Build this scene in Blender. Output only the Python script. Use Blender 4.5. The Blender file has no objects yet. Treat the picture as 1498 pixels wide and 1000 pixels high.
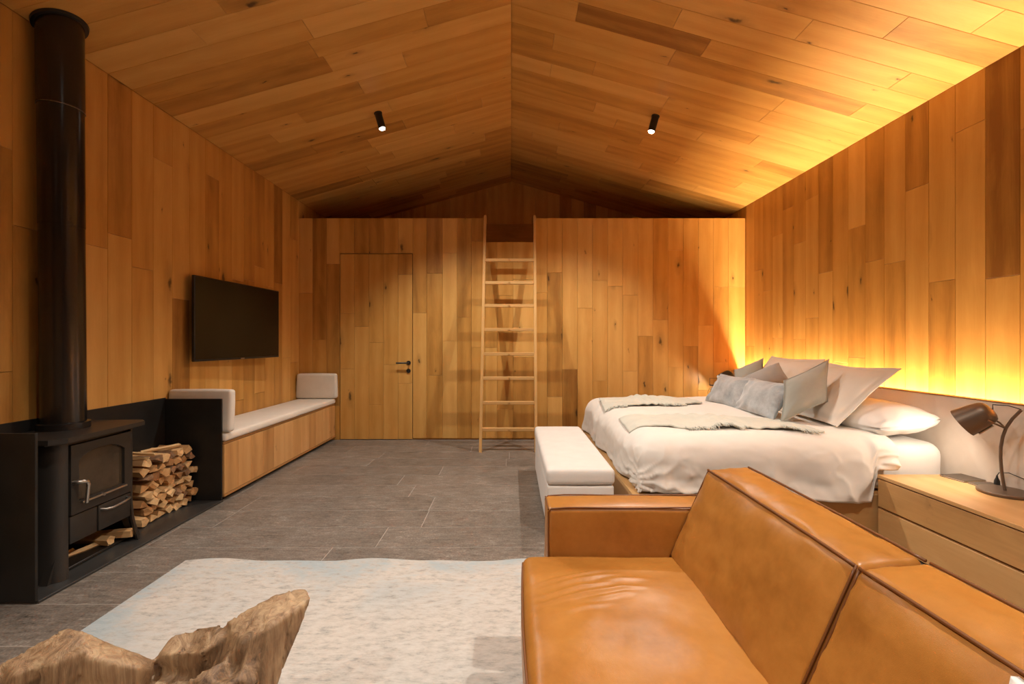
import bpy, bmesh, math, random
from mathutils import Vector, Matrix, noise

# ------------------------------------------------------------------ camera, world, exposure
scn = bpy.context.scene
F = 660.0                 # focal length in pixels of the 1498 px wide frame
CAM_Z = 1.083
cd = bpy.data.cameras.new('camera')
cd.sensor_fit = 'HORIZONTAL'; cd.sensor_width = 36.0
cd.lens = F / 1498.0 * 36.0
cd.shift_x = 1.0 / 1498.0
cd.clip_start = 0.02
cam = bpy.data.objects.new('camera', cd)
cam.location = (0, 0, CAM_Z); cam.rotation_euler = (math.pi / 2, 0, 0)
scn.collection.objects.link(cam); scn.camera = cam

wd = bpy.data.worlds.new('night'); wd.use_nodes = True
wd.node_tree.nodes['Background'].inputs[0].default_value = (0.02, 0.016, 0.013, 1)
wd.node_tree.nodes['Background'].inputs[1].default_value = 0.3
scn.world = wd
vs = scn.view_settings
vs.view_transform = 'Standard'; vs.look = 'None'; vs.gamma = 1.0
vs.use_curve_mapping = False
vs.exposure = 0.27
SPOT_WATT = 118.0; SPOT_COL = (1.0, 0.92, 0.81)
LED_STRENGTH = 225.0; LED_COL = (1.0, 0.715, 0.39)
LAMP_WATT = 6.0; LAMP_COL = (1.0, 0.86, 0.70)

# ------------------------------------------------------------------ room dimensions (metres, camera at x = y = 0)
XL, XR = -2.356, 2.591            # side walls
YP, YB, YF = 5.0, 6.25, -2.6      # partition, loft gable, wall behind the camera
RIDGE, SL = 3.307, 0.28
ZE_L, ZE_R = RIDGE + SL * XL, RIDGE - SL * XR
ZP = 2.455                        # partition top
PW, PT = 0.1675, 0.014            # plank width and thickness
R = random.Random(7)
C = scn.collection

# ------------------------------------------------------------------ mesh helpers
def box(bm, lo, hi, bev=0.0, seg=2, M=None):
    lo, hi = Vector(lo), Vector(hi)
    r = bmesh.ops.create_cube(bm, size=1.0)
    for v in r['verts']:
        v.co = Vector([lo[i] + (v.co[i] + 0.5) * (hi[i] - lo[i]) for i in range(3)])
    vs_ = r['verts']
    if bev > 0:
        es = list({e for v in vs_ for e in v.link_edges})
        out = bmesh.ops.bevel(bm, geom=es, offset=bev, segments=seg, profile=0.5, affect='EDGES')
        vs_ = list({v for f in out['faces'] for v in f.verts} | {v for v in vs_ if v.is_valid})
    if M is not None:
        seen = set(); st = [v for v in vs_ if v.is_valid]
        while st:
            v = st.pop()
            if v in seen: continue
            seen.add(v)
            st += [e.other_vert(v) for e in v.link_edges]
        for v in seen: v.co = M @ v.co
    return bm

def tube(bm, pts, rad, seg=10, closed=False):
    pts = [Vector(p) for p in pts]; n = len(pts)
    rads = rad if isinstance(rad, (list, tuple)) else [rad] * n
    rings = []; prev = None
    for i, p in enumerate(pts):
        if closed: t = (pts[(i + 1) % n] - pts[i - 1])
        else: t = pts[min(i + 1, n - 1)] - pts[max(i - 1, 0)]
        t.normalize()
        if prev is None:
            a = Vector((0, 0, 1)) if abs(t.z) < 0.9 else Vector((1, 0, 0))
            u = t.cross(a).normalized()
        else:
            u = (prev - t * prev.dot(t))
            u = u.normalized() if u.length > 1e-6 else t.orthogonal().normalized()
        prev = u; w = t.cross(u)
        rings.append([bm.verts.new(p + (u * math.cos(2 * math.pi * k / seg) + w * math.sin(2 * math.pi * k / seg)) * rads[i]) for k in range(seg)])
    for i in range(n if closed else n - 1):
        a, b = rings[i], rings[(i + 1) % n]
        for k in range(seg):
            bm.faces.new((a[k], a[(k + 1) % seg], b[(k + 1) % seg], b[k]))
    if not closed:
        bm.faces.new(rings[0][::-1]); bm.faces.new(rings[-1])
    return bm

def lathe(bm, prof, seg=32, M=None, closed=False):
    rings = []
    for r, z in prof:
        ring = []
        for k in range(seg):
            a = 2 * math.pi * k / seg
            p = Vector((r * math.cos(a), r * math.sin(a), z))
            ring.append(bm.verts.new(M @ p if M is not None else p))
        rings.append(ring)
    m = len(rings)
    for i in range(m if closed else m - 1):
        a, b = rings[i], rings[(i + 1) % m]
        for k in range(seg):
            bm.faces.new((a[k], a[(k + 1) % seg], b[(k + 1) % seg], b[k]))
    if not closed:
        if prof[0][0] > 1e-5: bm.faces.new(rings[0][::-1])
        if prof[-1][0] > 1e-5: bm.faces.new(rings[-1])
    bmesh.ops.remove_doubles(bm, verts=bm.verts, dist=1e-6)
    return bm

def prism(bm, poly, d0, d1, M=None):
    """polygon in local (x, y), extruded along z"""
    a = [bm.verts.new((p[0], p[1], d0)) for p in poly]
    b = [bm.verts.new((p[0], p[1], d1)) for p in poly]
    if M is not None:
        for v in a + b: v.co = M @ v.co
    n = len(poly)
    bm.faces.new(a[::-1]); bm.faces.new(b)
    for i in range(n):
        bm.faces.new((a[i], a[(i + 1) % n], b[(i + 1) % n], b[i]))
    return bm

def frame_prism(bm, outer, inner, d0, d1, M=None):
    """ring between two outlines with the same number of points"""
    n = len(outer); V = []
    for poly, d in ((outer, d0), (outer, d1), (inner, d1), (inner, d0)):
        V.append([bm.verts.new((M @ Vector((p[0], p[1], d))) if M is not None else (p[0], p[1], d)) for p in poly])
    for a, b in ((0, 1), (1, 2), (2, 3), (3, 0)):
        for i in range(n):
            bm.faces.new((V[a][i], V[a][(i + 1) % n], V[b][(i + 1) % n], V[b][i]))
    return bm

def rbox(bm, half, r, n=(8, 8, 8), fn=None):
    """rounded box made of shared grids; fn(unit, point) may move each vertex"""
    ax = []
    for i in range(3):
        h = half[i]; k = 4
        edge = [-h + r * (1 - math.cos(math.pi / 2 * j / k)) for j in range(k)]
        inner = [-(h - r) + 2 * (h - r) * j / n[i] for j in range(n[i] + 1)]
        ax.append(edge + inner + [-e for e in edge[::-1]])
    cache = {}
    def vert(ix, iy, iz):
        key = (ix, iy, iz)
        if key not in cache:
            p = Vector((ax[0][ix], ax[1][iy], ax[2][iz]))
            c = Vector([max(-(half[i] - r), min(half[i] - r, p[i])) for i in range(3)])
            d = p - c
            if d.length > 1e-9:
                p = c + d.normalized() * r
            u = Vector([p[i] / half[i] for i in range(3)])
            if fn: p = fn(u, p)
            cache[key] = bm.verts.new(p)
        return cache[key]
    N = [len(a) for a in ax]
    for d in range(3):
        e, f = (d + 1) % 3, (d + 2) % 3
        for side in (0, N[d] - 1):
            for i in range(N[e] - 1):
                for j in range(N[f] - 1):
                    def K(a, b):
                        k = [0, 0, 0]; k[d] = side; k[e] = a; k[f] = b
                        return vert(*k)
                    q = [K(i, j), K(i + 1, j), K(i + 1, j + 1), K(i, j + 1)]
                    if side == 0: q = q[::-1]
                    bm.faces.new(q)
    return bm

def mesh_of(name, bm, smooth=None):
    bmesh.ops.recalc_face_normals(bm, faces=bm.faces)
    me = bpy.data.meshes.new(name); bm.to_mesh(me); bm.free()
    if smooth is not None:
        me.shade_smooth() if hasattr(me, 'shade_smooth') else None
        if smooth < 180: me.set_sharp_from_angle(angle=math.radians(smooth))
    return me

def obj(name, bm, mat, parent=None, smooth=40, loc=None):
    me = mesh_of(name, bm, smooth) if isinstance(bm, bmesh.types.BMesh) else bm
    if not me.materials: me.materials.append(mat)
    o = bpy.data.objects.new(name, me); C.objects.link(o)
    if parent is not None: o.parent = parent
    if loc is not None: o.location = loc
    return o

def B(): return bmesh.new()

def tag(o, label, cat, group=None):
    o['label'] = label; o['category'] = cat
    if group: o['group'] = group
    return o

def thing(name, label, cat, loc=(0, 0, 0), rotz=0.0, group=None):
    o = bpy.data.objects.new(name, None); C.objects.link(o)
    o.empty_display_size = 0.1
    o.location = loc; o.rotation_euler = (0, 0, rotz)
    return tag(o, label, cat, group)

def struct(name, bm, mat, label, cat, smooth=None):
    o = obj(name, bm, mat, None, smooth) if bm is not None else bpy.data.objects.new(name, None)
    if bm is None: C.objects.link(o)
    o['kind'] = 'structure'; o['label'] = label; o['category'] = cat
    return o

def fbm(p, s=1.0, o=3):
    return noise.fractal(Vector(p) * s, 1.0, 2.0, o)

# ------------------------------------------------------------------ materials
def new_mat(name):
    m = bpy.data.materials.new(name); m.use_nodes = True
    nt = m.node_tree
    return m, nt, nt.nodes['Principled BSDF']

def nd(nt, typ, **kw):
    n = nt.nodes.new(typ)
    for k, v in kw.items(): setattr(n, k, v)
    return n

def mixrgb(nt, fac, a, b, blend='MIX'):
    n = nd(nt, 'ShaderNodeMix', data_type='RGBA', blend_type=blend)
    for sock, v in ((n.inputs[0], fac), (n.inputs[6], a), (n.inputs[7], b)):
        if hasattr(v, 'links') or hasattr(v, 'is_linked'): nt.links.new(v, sock)
        elif isinstance(v, (int, float)): sock.default_value = v
        else: sock.default_value = (*v, 1)
    return n.outputs[2]

def math_(nt, op, a, b=None, clamp=False):
    n = nd(nt, 'ShaderNodeMath', operation=op, use_clamp=clamp)
    for i, v in enumerate((a, b)):
        if v is None: continue
        if hasattr(v, 'is_linked'): nt.links.new(v, n.inputs[i])
        else: n.inputs[i].default_value = v
    return n.outputs[0]

def ramp(nt, fac, stops):
    n = nd(nt, 'ShaderNodeValToRGB')
    el = n.color_ramp.elements
    while len(el) < len(stops): el.new(0.5)
    for e, (p, c) in zip(el, stops):
        e.position = p; e.color = (*c, 1) if len(c) == 3 else c
    nt.links.new(fac, n.inputs[0])
    return n.outputs[0]

def coords(nt, scale=(1, 1, 1), rnd=True, kind='Object'):
    tc = nd(nt, 'ShaderNodeTexCoord')
    out = tc.outputs[kind]
    if rnd:
        oi = nd(nt, 'ShaderNodeObjectInfo')
        s = nd(nt, 'ShaderNodeVectorMath', operation='SCALE')
        s.inputs[0].default_value = (61.0, 37.0, 23.0)
        nt.links.new(oi.outputs['Random'], s.inputs['Scale'])
        a = nd(nt, 'ShaderNodeVectorMath', operation='ADD')
        nt.links.new(out, a.inputs[0]); nt.links.new(s.outputs[0], a.inputs[1])
        out = a.outputs[0]
    def scaled(sc):
        m = nd(nt, 'ShaderNodeVectorMath', operation='MULTIPLY')
        nt.links.new(out, m.inputs[0]); m.inputs[1].default_value = sc
        return m.outputs[0]
    return scaled

def noise_n(nt, vec, scale=1.0, detail=4, rough=0.55, dist=0.0):
    n = nd(nt, 'ShaderNodeTexNoise')
    n.inputs['Scale'].default_value = scale; n.inputs['Detail'].default_value = detail
    n.inputs['Roughness'].default_value = rough; n.inputs['Distortion'].default_value = dist
    nt.links.new(vec, n.inputs['Vector'])
    return n.outputs[0]

def bump(nt, bsdf, h, strength=0.2, dist=0.002):
    b = nd(nt, 'ShaderNodeBump')
    b.inputs['Strength'].default_value = strength; b.inputs['Distance'].default_value = dist
    nt.links.new(h, b.inputs['Height']); nt.links.new(b.outputs[0], bsdf.inputs['Normal'])

def wood_mat(name, dark, mid, light, rough=0.42, knots=True, tone_amp=1.0, axis=0):
    """oak: local x runs along the grain (axis = 0), tone from the object property 'tone'"""
    m, nt, bs = new_mat(name)
    sc = coords(nt)
    perm = lambda a, b, c: [(a, b, c), (b, a, c), (b, c, a)][axis]
    g1 = noise_n(nt, sc(perm(1.6, 8, 8)), 1.0, 7, 0.66, 1.2)
    g2 = noise_n(nt, sc(perm(3.0, 110, 110)), 1.0, 3, 0.6)
    big = noise_n(nt, sc(perm(1.8, 3.4, 3.4)), 1.0, 3)
    wv = nd(nt, 'ShaderNodeTexWave', wave_type='BANDS', bands_direction='XYZ'[1 if axis == 0 else 0])
    wv.inputs['Scale'].default_value = 1.0; wv.inputs['Distortion'].default_value = 5.0
    wv.inputs['Detail'].default_value = 2.0; wv.inputs['Detail Scale'].default_value = 0.7
    nt.links.new(sc(perm(0.45, 2.6, 2.6)), wv.inputs['Vector'])
    at = nd(nt, 'ShaderNodeAttribute', attribute_type='OBJECT', attribute_name='tone')
    t = math_(nt, 'MULTIPLY', at.outputs['Fac'], 0.60 * tone_amp)
    t = math_(nt, 'ADD', t, math_(nt, 'MULTIPLY', g1, 0.42))
    t = math_(nt, 'ADD', t, math_(nt, 'MULTIPLY', big, 0.38))
    t = math_(nt, 'ADD', t, math_(nt, 'MULTIPLY', wv.outputs['Fac'], 0.12))
    t = math_(nt, 'ADD', t, math_(nt, 'MULTIPLY', g2, 0.16))
    t = math_(nt, 'SUBTRACT', t, 0.30)
    col = ramp(nt, t, [(0.12, dark), (0.5, mid), (0.9, light)])
    if knots:
        vo = nd(nt, 'ShaderNodeTexVoronoi', voronoi_dimensions='2D', feature='F1')
        vo.inputs['Scale'].default_value = 1.0
        nz = noise_n(nt, sc((18, 18, 18)), 1.0, 2)
        vv = nd(nt, 'ShaderNodeVectorMath', operation='ADD')
        s2 = nd(nt, 'ShaderNodeVectorMath', operation='SCALE'); s2.inputs['Scale'].default_value = 0.16
        cn = nd(nt, 'ShaderNodeCombineXYZ'); nt.links.new(nz, cn.inputs[0]); nt.links.new(nz, cn.inputs[1])
        nt.links.new(cn.outputs[0], s2.inputs[0])
        nt.links.new(sc(perm(1.7, 4.6, 4.6)), vv.inputs[0]); nt.links.new(s2.outputs[0], vv.inputs[1])
        nt.links.new(vv.outputs[0], vo.inputs['Vector'])
        sep = nd(nt, 'ShaderNodeSeparateColor'); nt.links.new(vo.outputs['Color'], sep.inputs[0])
        on = math_(nt, 'GREATER_THAN', sep.outputs[0], 0.62)
        size = math_(nt, 'MULTIPLY', math_(nt, 'POWER', sep.outputs[1], 2.0), 0.085)
        size = math_(nt, 'ADD', size, 0.014)
        rel = math_(nt, 'DIVIDE', vo.outputs['Distance'], size)
        halo = math_(nt, 'SUBTRACT', 1.0, math_(nt, 'MULTIPLY', rel, 0.33), clamp=True)
        core = math_(nt, 'SUBTRACT', 1.6, math_(nt, 'MULTIPLY', rel, 1.6), clamp=True)
        halo = math_(nt, 'MULTIPLY', math_(nt, 'MULTIPLY', halo, on), 0.5)
        core = math_(nt, 'MULTIPLY', core, on)
        col = mixrgb(nt, halo, col, [c * 0.42 for c in mid])
        col = mixrgb(nt, math_(nt, 'MULTIPLY', core, 0.78), col, (0.035, 0.016, 0.007))
    nt.links.new(col, bs.inputs['Base Color'])
    bs.inputs['Roughness'].default_value = rough
    bs.inputs['Specular IOR Level'].default_value = 0.35
    bump(nt, bs, g2, 0.12, 0.001)
    return m

def plain(name, col, rough=0.5, metal=0.0, nscale=0, namp=0.0, bscale=0, bstr=0.0, spec=0.5, bdist=0.002, stretch=(1, 1, 1), **kw):
    m, nt, bs = new_mat(name)
    bs.inputs['Base Color'].default_value = (*col, 1)
    bs.inputs['Roughness'].default_value = rough; bs.inputs['Metallic'].default_value = metal
    bs.inputs['Specular IOR Level'].default_value = spec
    for k, v in kw.items(): bs.inputs[k].default_value = v
    sc = coords(nt, rnd=True)
    if nscale:
        f = noise_n(nt, sc(stretch), nscale, 5, 0.6)
        c = ramp(nt, f, [(0.3, [x * (1 - namp) for x in col]), (0.7, [min(1, x * (1 + namp)) for x in col])])
        nt.links.new(c, bs.inputs['Base Color'])
    if bscale:
        bump(nt, bs, noise_n(nt, sc((1, 1, 1)), bscale, 3), bstr, bdist)
    return m

def fabric(name, col, amp=0.06, weave=420, bstr=0.25, sheen=0.25, rough=0.9):
    m, nt, bs = new_mat(name)
    sc = coords(nt, rnd=True)
    f = noise_n(nt, sc((1, 1, 1)), 9, 5, 0.65)
    fine = noise_n(nt, sc((1, 1, 1)), weave, 2)
    t = math_(nt, 'ADD', math_(nt, 'MULTIPLY', f, 0.7), math_(nt, 'MULTIPLY', fine, 0.3))
    c = ramp(nt, t, [(0.3, [x * (1 - amp) for x in col]), (0.7, [min(1, x * (1 + amp)) for x in col])])
    nt.links.new(c, bs.inputs['Base Color'])
    bs.inputs['Roughness'].default_value = rough; bs.inputs['Specular IOR Level'].default_value = 0.15
    bs.inputs['Sheen Weight'].default_value = sheen
    bump(nt, bs, fine, bstr, 0.001)
    return m

def leather_mat(name, dark, mid, light, rough=0.33):
    m, nt, bs = new_mat(name)
    sc = coords(nt, rnd=True)
    a = noise_n(nt, sc((1, 1, 1)), 5, 5, 0.6)
    b = noise_n(nt, sc((1, 1, 1)), 45, 4, 0.6)
    t = math_(nt, 'ADD', math_(nt, 'MULTIPLY', a, 0.75), math_(nt, 'MULTIPLY', b, 0.25))
    nt.links.new(ramp(nt, t, [(0.3, dark), (0.5, mid), (0.72, light)]), bs.inputs['Base Color'])
    bs.inputs['Roughness'].default_value = rough
    bs.inputs['Specular IOR Level'].default_value = 0.45
    vo = nd(nt, 'ShaderNodeTexVoronoi', feature='DISTANCE_TO_EDGE'); vo.inputs['Scale'].default_value = 420
    nt.links.new(sc((1, 1, 1)), vo.inputs['Vector'])
    h = math_(nt, 'ADD', math_(nt, 'MULTIPLY', vo.outputs['Distance'], 0.5), math_(nt, 'MULTIPLY', b, 0.9))
    bump(nt, bs, h, 0.22, 0.0015)
    return m

def stone_mat(name):
    m, nt, bs = new_mat(name)
    sc = coords(nt, rnd=True)
    a = noise_n(nt, sc((1, 1, 1)), 3.2, 7, 0.65, 0.4)
    b = noise_n(nt, sc((0.55, 2.0, 1)), 22, 6, 0.75, 0.5)
    c = noise_n(nt, sc((1, 1, 1)), 110, 3, 0.6)
    at = nd(nt, 'ShaderNodeAttribute', attribute_type='OBJECT', attribute_name='tone')
    t = math_(nt, 'ADD', math_(nt, 'MULTIPLY', a, 0.22), math_(nt, 'MULTIPLY', b, 0.46))
    t = math_(nt, 'ADD', t, math_(nt, 'MULTIPLY', c, 0.32))
    t = math_(nt, 'ADD', t, math_(nt, 'MULTIPLY', math_(nt, 'SUBTRACT', at.outputs['Fac'], 0.5), 0.05))
    col = ramp(nt, t, [(0.36, (0.055, 0.045, 0.037)), (0.46, (0.148, 0.124, 0.104)), (0.55, (0.210, 0.180, 0.153)), (0.66, (0.42, 0.375, 0.33))])
    nt.links.new(col, bs.inputs['Base Color'])
    bs.inputs['Roughness'].default_value = 0.42; bs.inputs['Specular IOR Level'].default_value = 0.45
    bump(nt, bs, b, 0.15, 0.002)
    return m

def rug_mat(name):
    m, nt, bs = new_mat(name)
    sc = coords(nt, rnd=False)
    a = noise_n(nt, sc((1, 1, 1)), 1.9, 4, 0.6, 0.6)
    b = noise_n(nt, sc((1, 2.4, 1)), 17, 6, 0.72)
    c = noise_n(nt, sc((1, 5, 1)), 60, 3, 0.6)
    # blue wash is strongest near the woven border of the rug
    tc = nd(nt, 'ShaderNodeTexCoord'); sp = nd(nt, 'ShaderNodeSeparateXYZ')
    nt.links.new(tc.outputs['Object'], sp.inputs[0])
    ed = math_(nt, 'MAXIMUM', math_(nt, 'DIVIDE', math_(nt, 'ABSOLUTE', sp.outputs[0]), 1.3), math_(nt, 'DIVIDE', math_(nt, 'ABSOLUTE', sp.outputs[1]), 1.41))
    ed = math_(nt, 'MULTIPLY', math_(nt, 'SUBTRACT', ed, 0.66), 3.2, clamp=True)
    blue = math_(nt, 'MULTIPLY', math_(nt, 'SUBTRACT', math_(nt, 'ADD', math_(nt, 'MULTIPLY', a, 1.2), math_(nt, 'MULTIPLY', b, 0.9)), 0.98, clamp=True), 5.0, clamp=True)
    blue = math_(nt, 'MULTIPLY', blue, math_(nt, 'ADD', math_(nt, 'MULTIPLY', ed, 0.52), 0.10), clamp=True)
    base = ramp(nt, math_(nt, 'ADD', math_(nt, 'MULTIPLY', b, 0.75), math_(nt, 'MULTIPLY', c, 0.25)),
                [(0.33, (0.30, 0.295, 0.285)), (0.44, (0.47, 0.445, 0.41)), (0.52, (0.56, 0.52, 0.475)), (0.66, (0.64, 0.60, 0.55))])
    col = mixrgb(nt, blue, base, (0.27, 0.39, 0.46))
    nt.links.new(col, bs.inputs['Base Color'])
    bs.inputs['Roughness'].default_value = 0.95; bs.inputs['Specular IOR Level'].default_value = 0.1
    bump(nt, bs, c, 0.4, 0.004)
    return m

def root_mat(name):
    m, nt, bs = new_mat(name)
    sc = coords(nt, rnd=False)
    a = noise_n(nt, sc((1, 1, 0.6)), 7, 5, 0.6, 0.8)
    st = noise_n(nt, sc((34, 34, 3.0)), 1.0, 6, 0.7, 1.4)
    dk = noise_n(nt, sc((1, 1, 0.8)), 9, 3, 0.5, 0.5)
    t = math_(nt, 'ADD', math_(nt, 'MULTIPLY', a, 0.45), math_(nt, 'MULTIPLY', st, 0.6))
    col = ramp(nt, t, [(0.36, (0.085, 0.047, 0.025)), (0.50, (0.29, 0.175, 0.092)), (0.64, (0.50, 0.345, 0.195))])
    burn = math_(nt, 'MULTIPLY', math_(nt, 'SUBTRACT', dk, 0.57, clamp=True), 9.0, clamp=True)
    col = mixrgb(nt, math_(nt, 'MULTIPLY', burn, 0.75), col, (0.05, 0.024, 0.011))
    nt.links.new(col, bs.inputs['Base Color'])
    bs.inputs['Roughness'].default_value = 0.5
    bump(nt, bs, st, 0.6, 0.006)
    return m

def emit_mat(name, col, s):
    m = bpy.data.materials.new(name); m.use_nodes = True
    nt = m.node_tree; nt.nodes.clear()
    e = nt.nodes.new('ShaderNodeEmission'); o = nt.nodes.new('ShaderNodeOutputMaterial')
    e.inputs[0].default_value = (*col, 1); e.inputs[1].default_value = s
    nt.links.new(e.outputs[0], o.inputs[0])
    return m

def glass_mat(name, col=(1, 1, 1), rough=0.0):
    m, nt, bs = new_mat(name)
    bs.inputs['Base Color'].default_value = (*col, 1)
    bs.inputs['Transmission Weight'].default_value = 1.0
    bs.inputs['Roughness'].default_value = rough
    return m

OAK = wood_mat('oak_planks', (0.26, 0.112, 0.022), (0.55, 0.282, 0.066), (0.70, 0.41, 0.126))
OAK_PALE = wood_mat('oak_pale', (0.30, 0.14, 0.045), (0.55, 0.30, 0.11), (0.70, 0.43, 0.19))
OAK_PALE_Y = wood_mat('oak_pale_y', (0.30, 0.14, 0.045), (0.55, 0.30, 0.11), (0.70, 0.43, 0.19), axis=1)
PINE = wood_mat('ladder_pine', (0.38, 0.19, 0.06), (0.60, 0.35, 0.13), (0.72, 0.46, 0.20), knots=False, axis=2)
STONE = stone_mat('floor_stone')
GROUT = plain('grout', (0.38, 0.335, 0.295), 0.9)
STEEL_BLACK = plain('black_steel', (0.014, 0.013, 0.012), 0.45, nscale=6, namp=0.3, spec=0.4)
HEARTH_STEEL = plain('hearth_steel', (0.035, 0.033, 0.031), 0.38, nscale=4, namp=0.3)
CAST = plain('cast_iron_paint', (0.022, 0.018, 0.015), 0.42, bscale=260, bstr=0.15, spec=0.5)
PIPE = plain('flue_enamel', (0.012, 0.010, 0.009), 0.24, spec=0.5)
CHROME = plain('brushed_steel', (0.45, 0.42, 0.38), 0.32, 1.0)
BLACK_METAL = plain('black_metal', (0.012, 0.011, 0.010), 0.4)
BRONZE = plain('dark_bronze', (0.17, 0.120, 0.085), 0.40, 0.45)
TV_BODY = plain('tv_plastic', (0.010, 0.010, 0.010), 0.35)
TV_SCREEN = plain('tv_screen', (0.006, 0.004, 0.003), 0.16, spec=0.35)
LINEN = fabric('oatmeal_linen', (0.74, 0.68, 0.60))
OTTO = fabric('ottoman_linen', (0.70, 0.66, 0.62))
SHEET = fabric('white_cotton', (0.80, 0.77, 0.73), amp=0.03, bstr=0.1)
DUVET = fabric('duvet_cotton', (0.76, 0.71, 0.65), amp=0.03, bstr=0.15)
SHAM = fabric('cream_sham', (0.72, 0.65, 0.57), amp=0.04, bstr=0.15)
SAGE = fabric('sage_grey_cotton', (0.36, 0.36, 0.32), amp=0.05)
SAGE_D = fabric('mid_grey_cotton', (0.33, 0.31, 0.29), amp=0.05)
BLUEGREY = fabric('blue_grey_velvet', (0.36, 0.375, 0.385), amp=0.42, sheen=0.6)
THROW = fabric('pale_green_throw', (0.60, 0.59, 0.51), amp=0.06, weave=260, bstr=0.4)
HEADB = fabric('headboard_linen', (0.66, 0.58, 0.50))
LEATHER = leather_mat('cognac_leather', (0.32, 0.122, 0.020), (0.42, 0.170, 0.031), (0.50, 0.215, 0.044))
SEAM = plain('leather_seam', (0.17, 0.058, 0.012), 0.45)
RUG = rug_mat('distressed_rug')
ROOT = root_mat('root_wood')
SPLIT = wood_mat('split_firewood', (0.24, 0.10, 0.035), (0.52, 0.28, 0.11), (0.72, 0.48, 0.24), rough=0.8, knots=False, tone_amp=1.3)
BARK = plain('bark', (0.24, 0.13, 0.065), 0.9, nscale=20, namp=0.5, bscale=40, bstr=0.8)
GLOW_GLASS = plain('stove_glass', (0.055, 0.037, 0.022), 0.12, nscale=5, namp=0.5, spec=0.6)  # brown glow of the pane put into its base colour
DARK_GAP = plain('dark_gap', (0.015, 0.010, 0.006), 0.9)
SPOT_GLOW = emit_mat('spot_glow', (1.0, 0.93, 0.82), 60.0)
LED = emit_mat('led_glow', LED_COL, LED_STRENGTH)
GLASS = glass_mat('clear_glass')
CANDLE = plain('candle_wax', (0.85, 0.78, 0.66), 0.5)
PAPER = plain('paper', (0.75, 0.70, 0.62), 0.8)
NOTE = plain('notebook_cover', (0.10, 0.075, 0.055), 0.6)
WHITE_PL = plain('white_plastic', (0.7, 0.7, 0.7), 0.4)

# ------------------------------------------------------------------ the room shell
GAP, CH = 0.0016, 0.0014
_pl = {}
def plank_mesh(L, W, T, mat, gap=GAP, ch=CH):
    key = (round(L, 3), round(W, 4), T, mat.name, gap)
    if key in _pl: return _pl[key]
    a, b = L / 2 - gap / 2, W / 2 - gap / 2; ch = min(ch, T * .5)
    V = []
    for x, y, z in ((a, b, -T), (a, b, -ch), (a - ch, b - ch, 0)):
        V += [(-x, -y, z), (x, -y, z), (x, y, z), (-x, y, z)]
    Fc = [(3, 2, 1, 0), (8, 9, 10, 11)]
    for s in (0, 4):
        for i in range(4):
            j = (i + 1) % 4
            Fc.append((s + i, s + j, s + 4 + j, s + 4 + i))
    me = bpy.data.meshes.new('plank'); me.from_pydata(V, [], Fc); me.update()
    me.materials.append(mat); _pl[key] = me
    return me

def axes(x, n, p):
    x, n = Vector(x).normalized(), Vector(n).normalized(); y = n.cross(x)
    M = Matrix((x, y, n)).transposed().to_4x4(); M.translation = Vector(p)
    return M

def lay(parent, x, n, p, L, W, T=PT, mat=OAK, name='plank', tone=None, gap=GAP):
    o = bpy.data.objects.new(name, plank_mesh(L, W, T, mat, gap)); C.objects.link(o)
    o.parent = parent
    o.matrix_local = axes(x, n, p)
    o['tone'] = R.betavariate(2.2, 2.2) if tone is None else tone
    return o

def cuts(v0, v1, lo=0.75, hi=1.9, phase=None):
    """break a run into board lengths"""
    out = [v0]; v = v0 + (R.uniform(0.25, hi) if phase is None else phase)
    while v < v1 - 0.22:
        out.append(v); v += R.uniform(lo, hi)
    out.append(v1)
    return list(zip(out[:-1], out[1:]))

def slab(lo, hi): return box(B(), lo, hi)

# floor: stone slabs in courses 0.26 m deep, joints filled with pale grout
floor = struct('floor', slab((XL - .1, YF, -0.12), (XR + .1, YB, -0.001)), GROUT, 'grey brown stone tile floor with pale joints', 'floor')
TW, TL = 0.2585, 1.22
y = 2.383 - 9 * TW; k = 0
while y < YP - 0.01:
    y1 = min(y + TW, YP)
    x = XL - R.uniform(0.0, TL) * 1.0
    while x < XR:
        xa, xb = max(x, XL), min(x + TL, XR)
        if xb - xa > 0.03:
            lay(floor, (1, 0, 0), (0, 0, 1), ((xa + xb) / 2, (y + y1) / 2, 0), xb - xa, y1 - y, 0.001, STONE, 'floor_tile', gap=0.0042)
        x += TL
    y += TW; k += 1

# side walls
wl = struct('wall_left', slab((XL - 0.12, YF, 0), (XL - PT, YB, ZE_L + 0.1)), OAK, 'left wall of vertical oak planks behind stove and television', 'wall')
wr = struct('wall_right', slab((XR + PT, YF, 0), (XR + 0.12, YB, ZE_R + 0.1)), OAK, 'right wall of vertical oak planks washed by the headboard light', 'wall')
Y0 = -0.2
def side_wall(w, X, n, off, ze, special=()):
    y = off
    while y - PW > Y0: y -= PW
    while y < YB - 0.01:
        y1 = min(y + PW, YB)
        segs = [(a, b, None) for a, b in cuts(0.0, ze)]
        for ym_, split, low, up in special:
            if y < ym_ < y1: segs = [(0.0, split, low), (split, ze, up)]
        for a, b, tn in segs:
            lay(w, (0, 0, 1), n, (X, (y + y1) / 2, (a + b) / 2), b - a, y1 - y, tone=tn)
        y = y1
side_wall(wl, XL, (1, 0, 0), 2.634, ZE_L, ((3.22, 1.388, .02, .75), (2.72, 1.72, .7, .12), (2.88, 1.55, .55, .5), (3.05, 2.3, .75, .5)))   # boards with a joint read from the photo
side_wall(wr, XR, (-1, 0, 0), 2.2985, ZE_R, ((2.38, 1.426, .6, -.12), (2.89, 2.07, .6, .15), (2.55, 2.3, .75, .7), (2.72, 1.45, .25, .6), (3.05, 1.62, .35, .65)))

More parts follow.
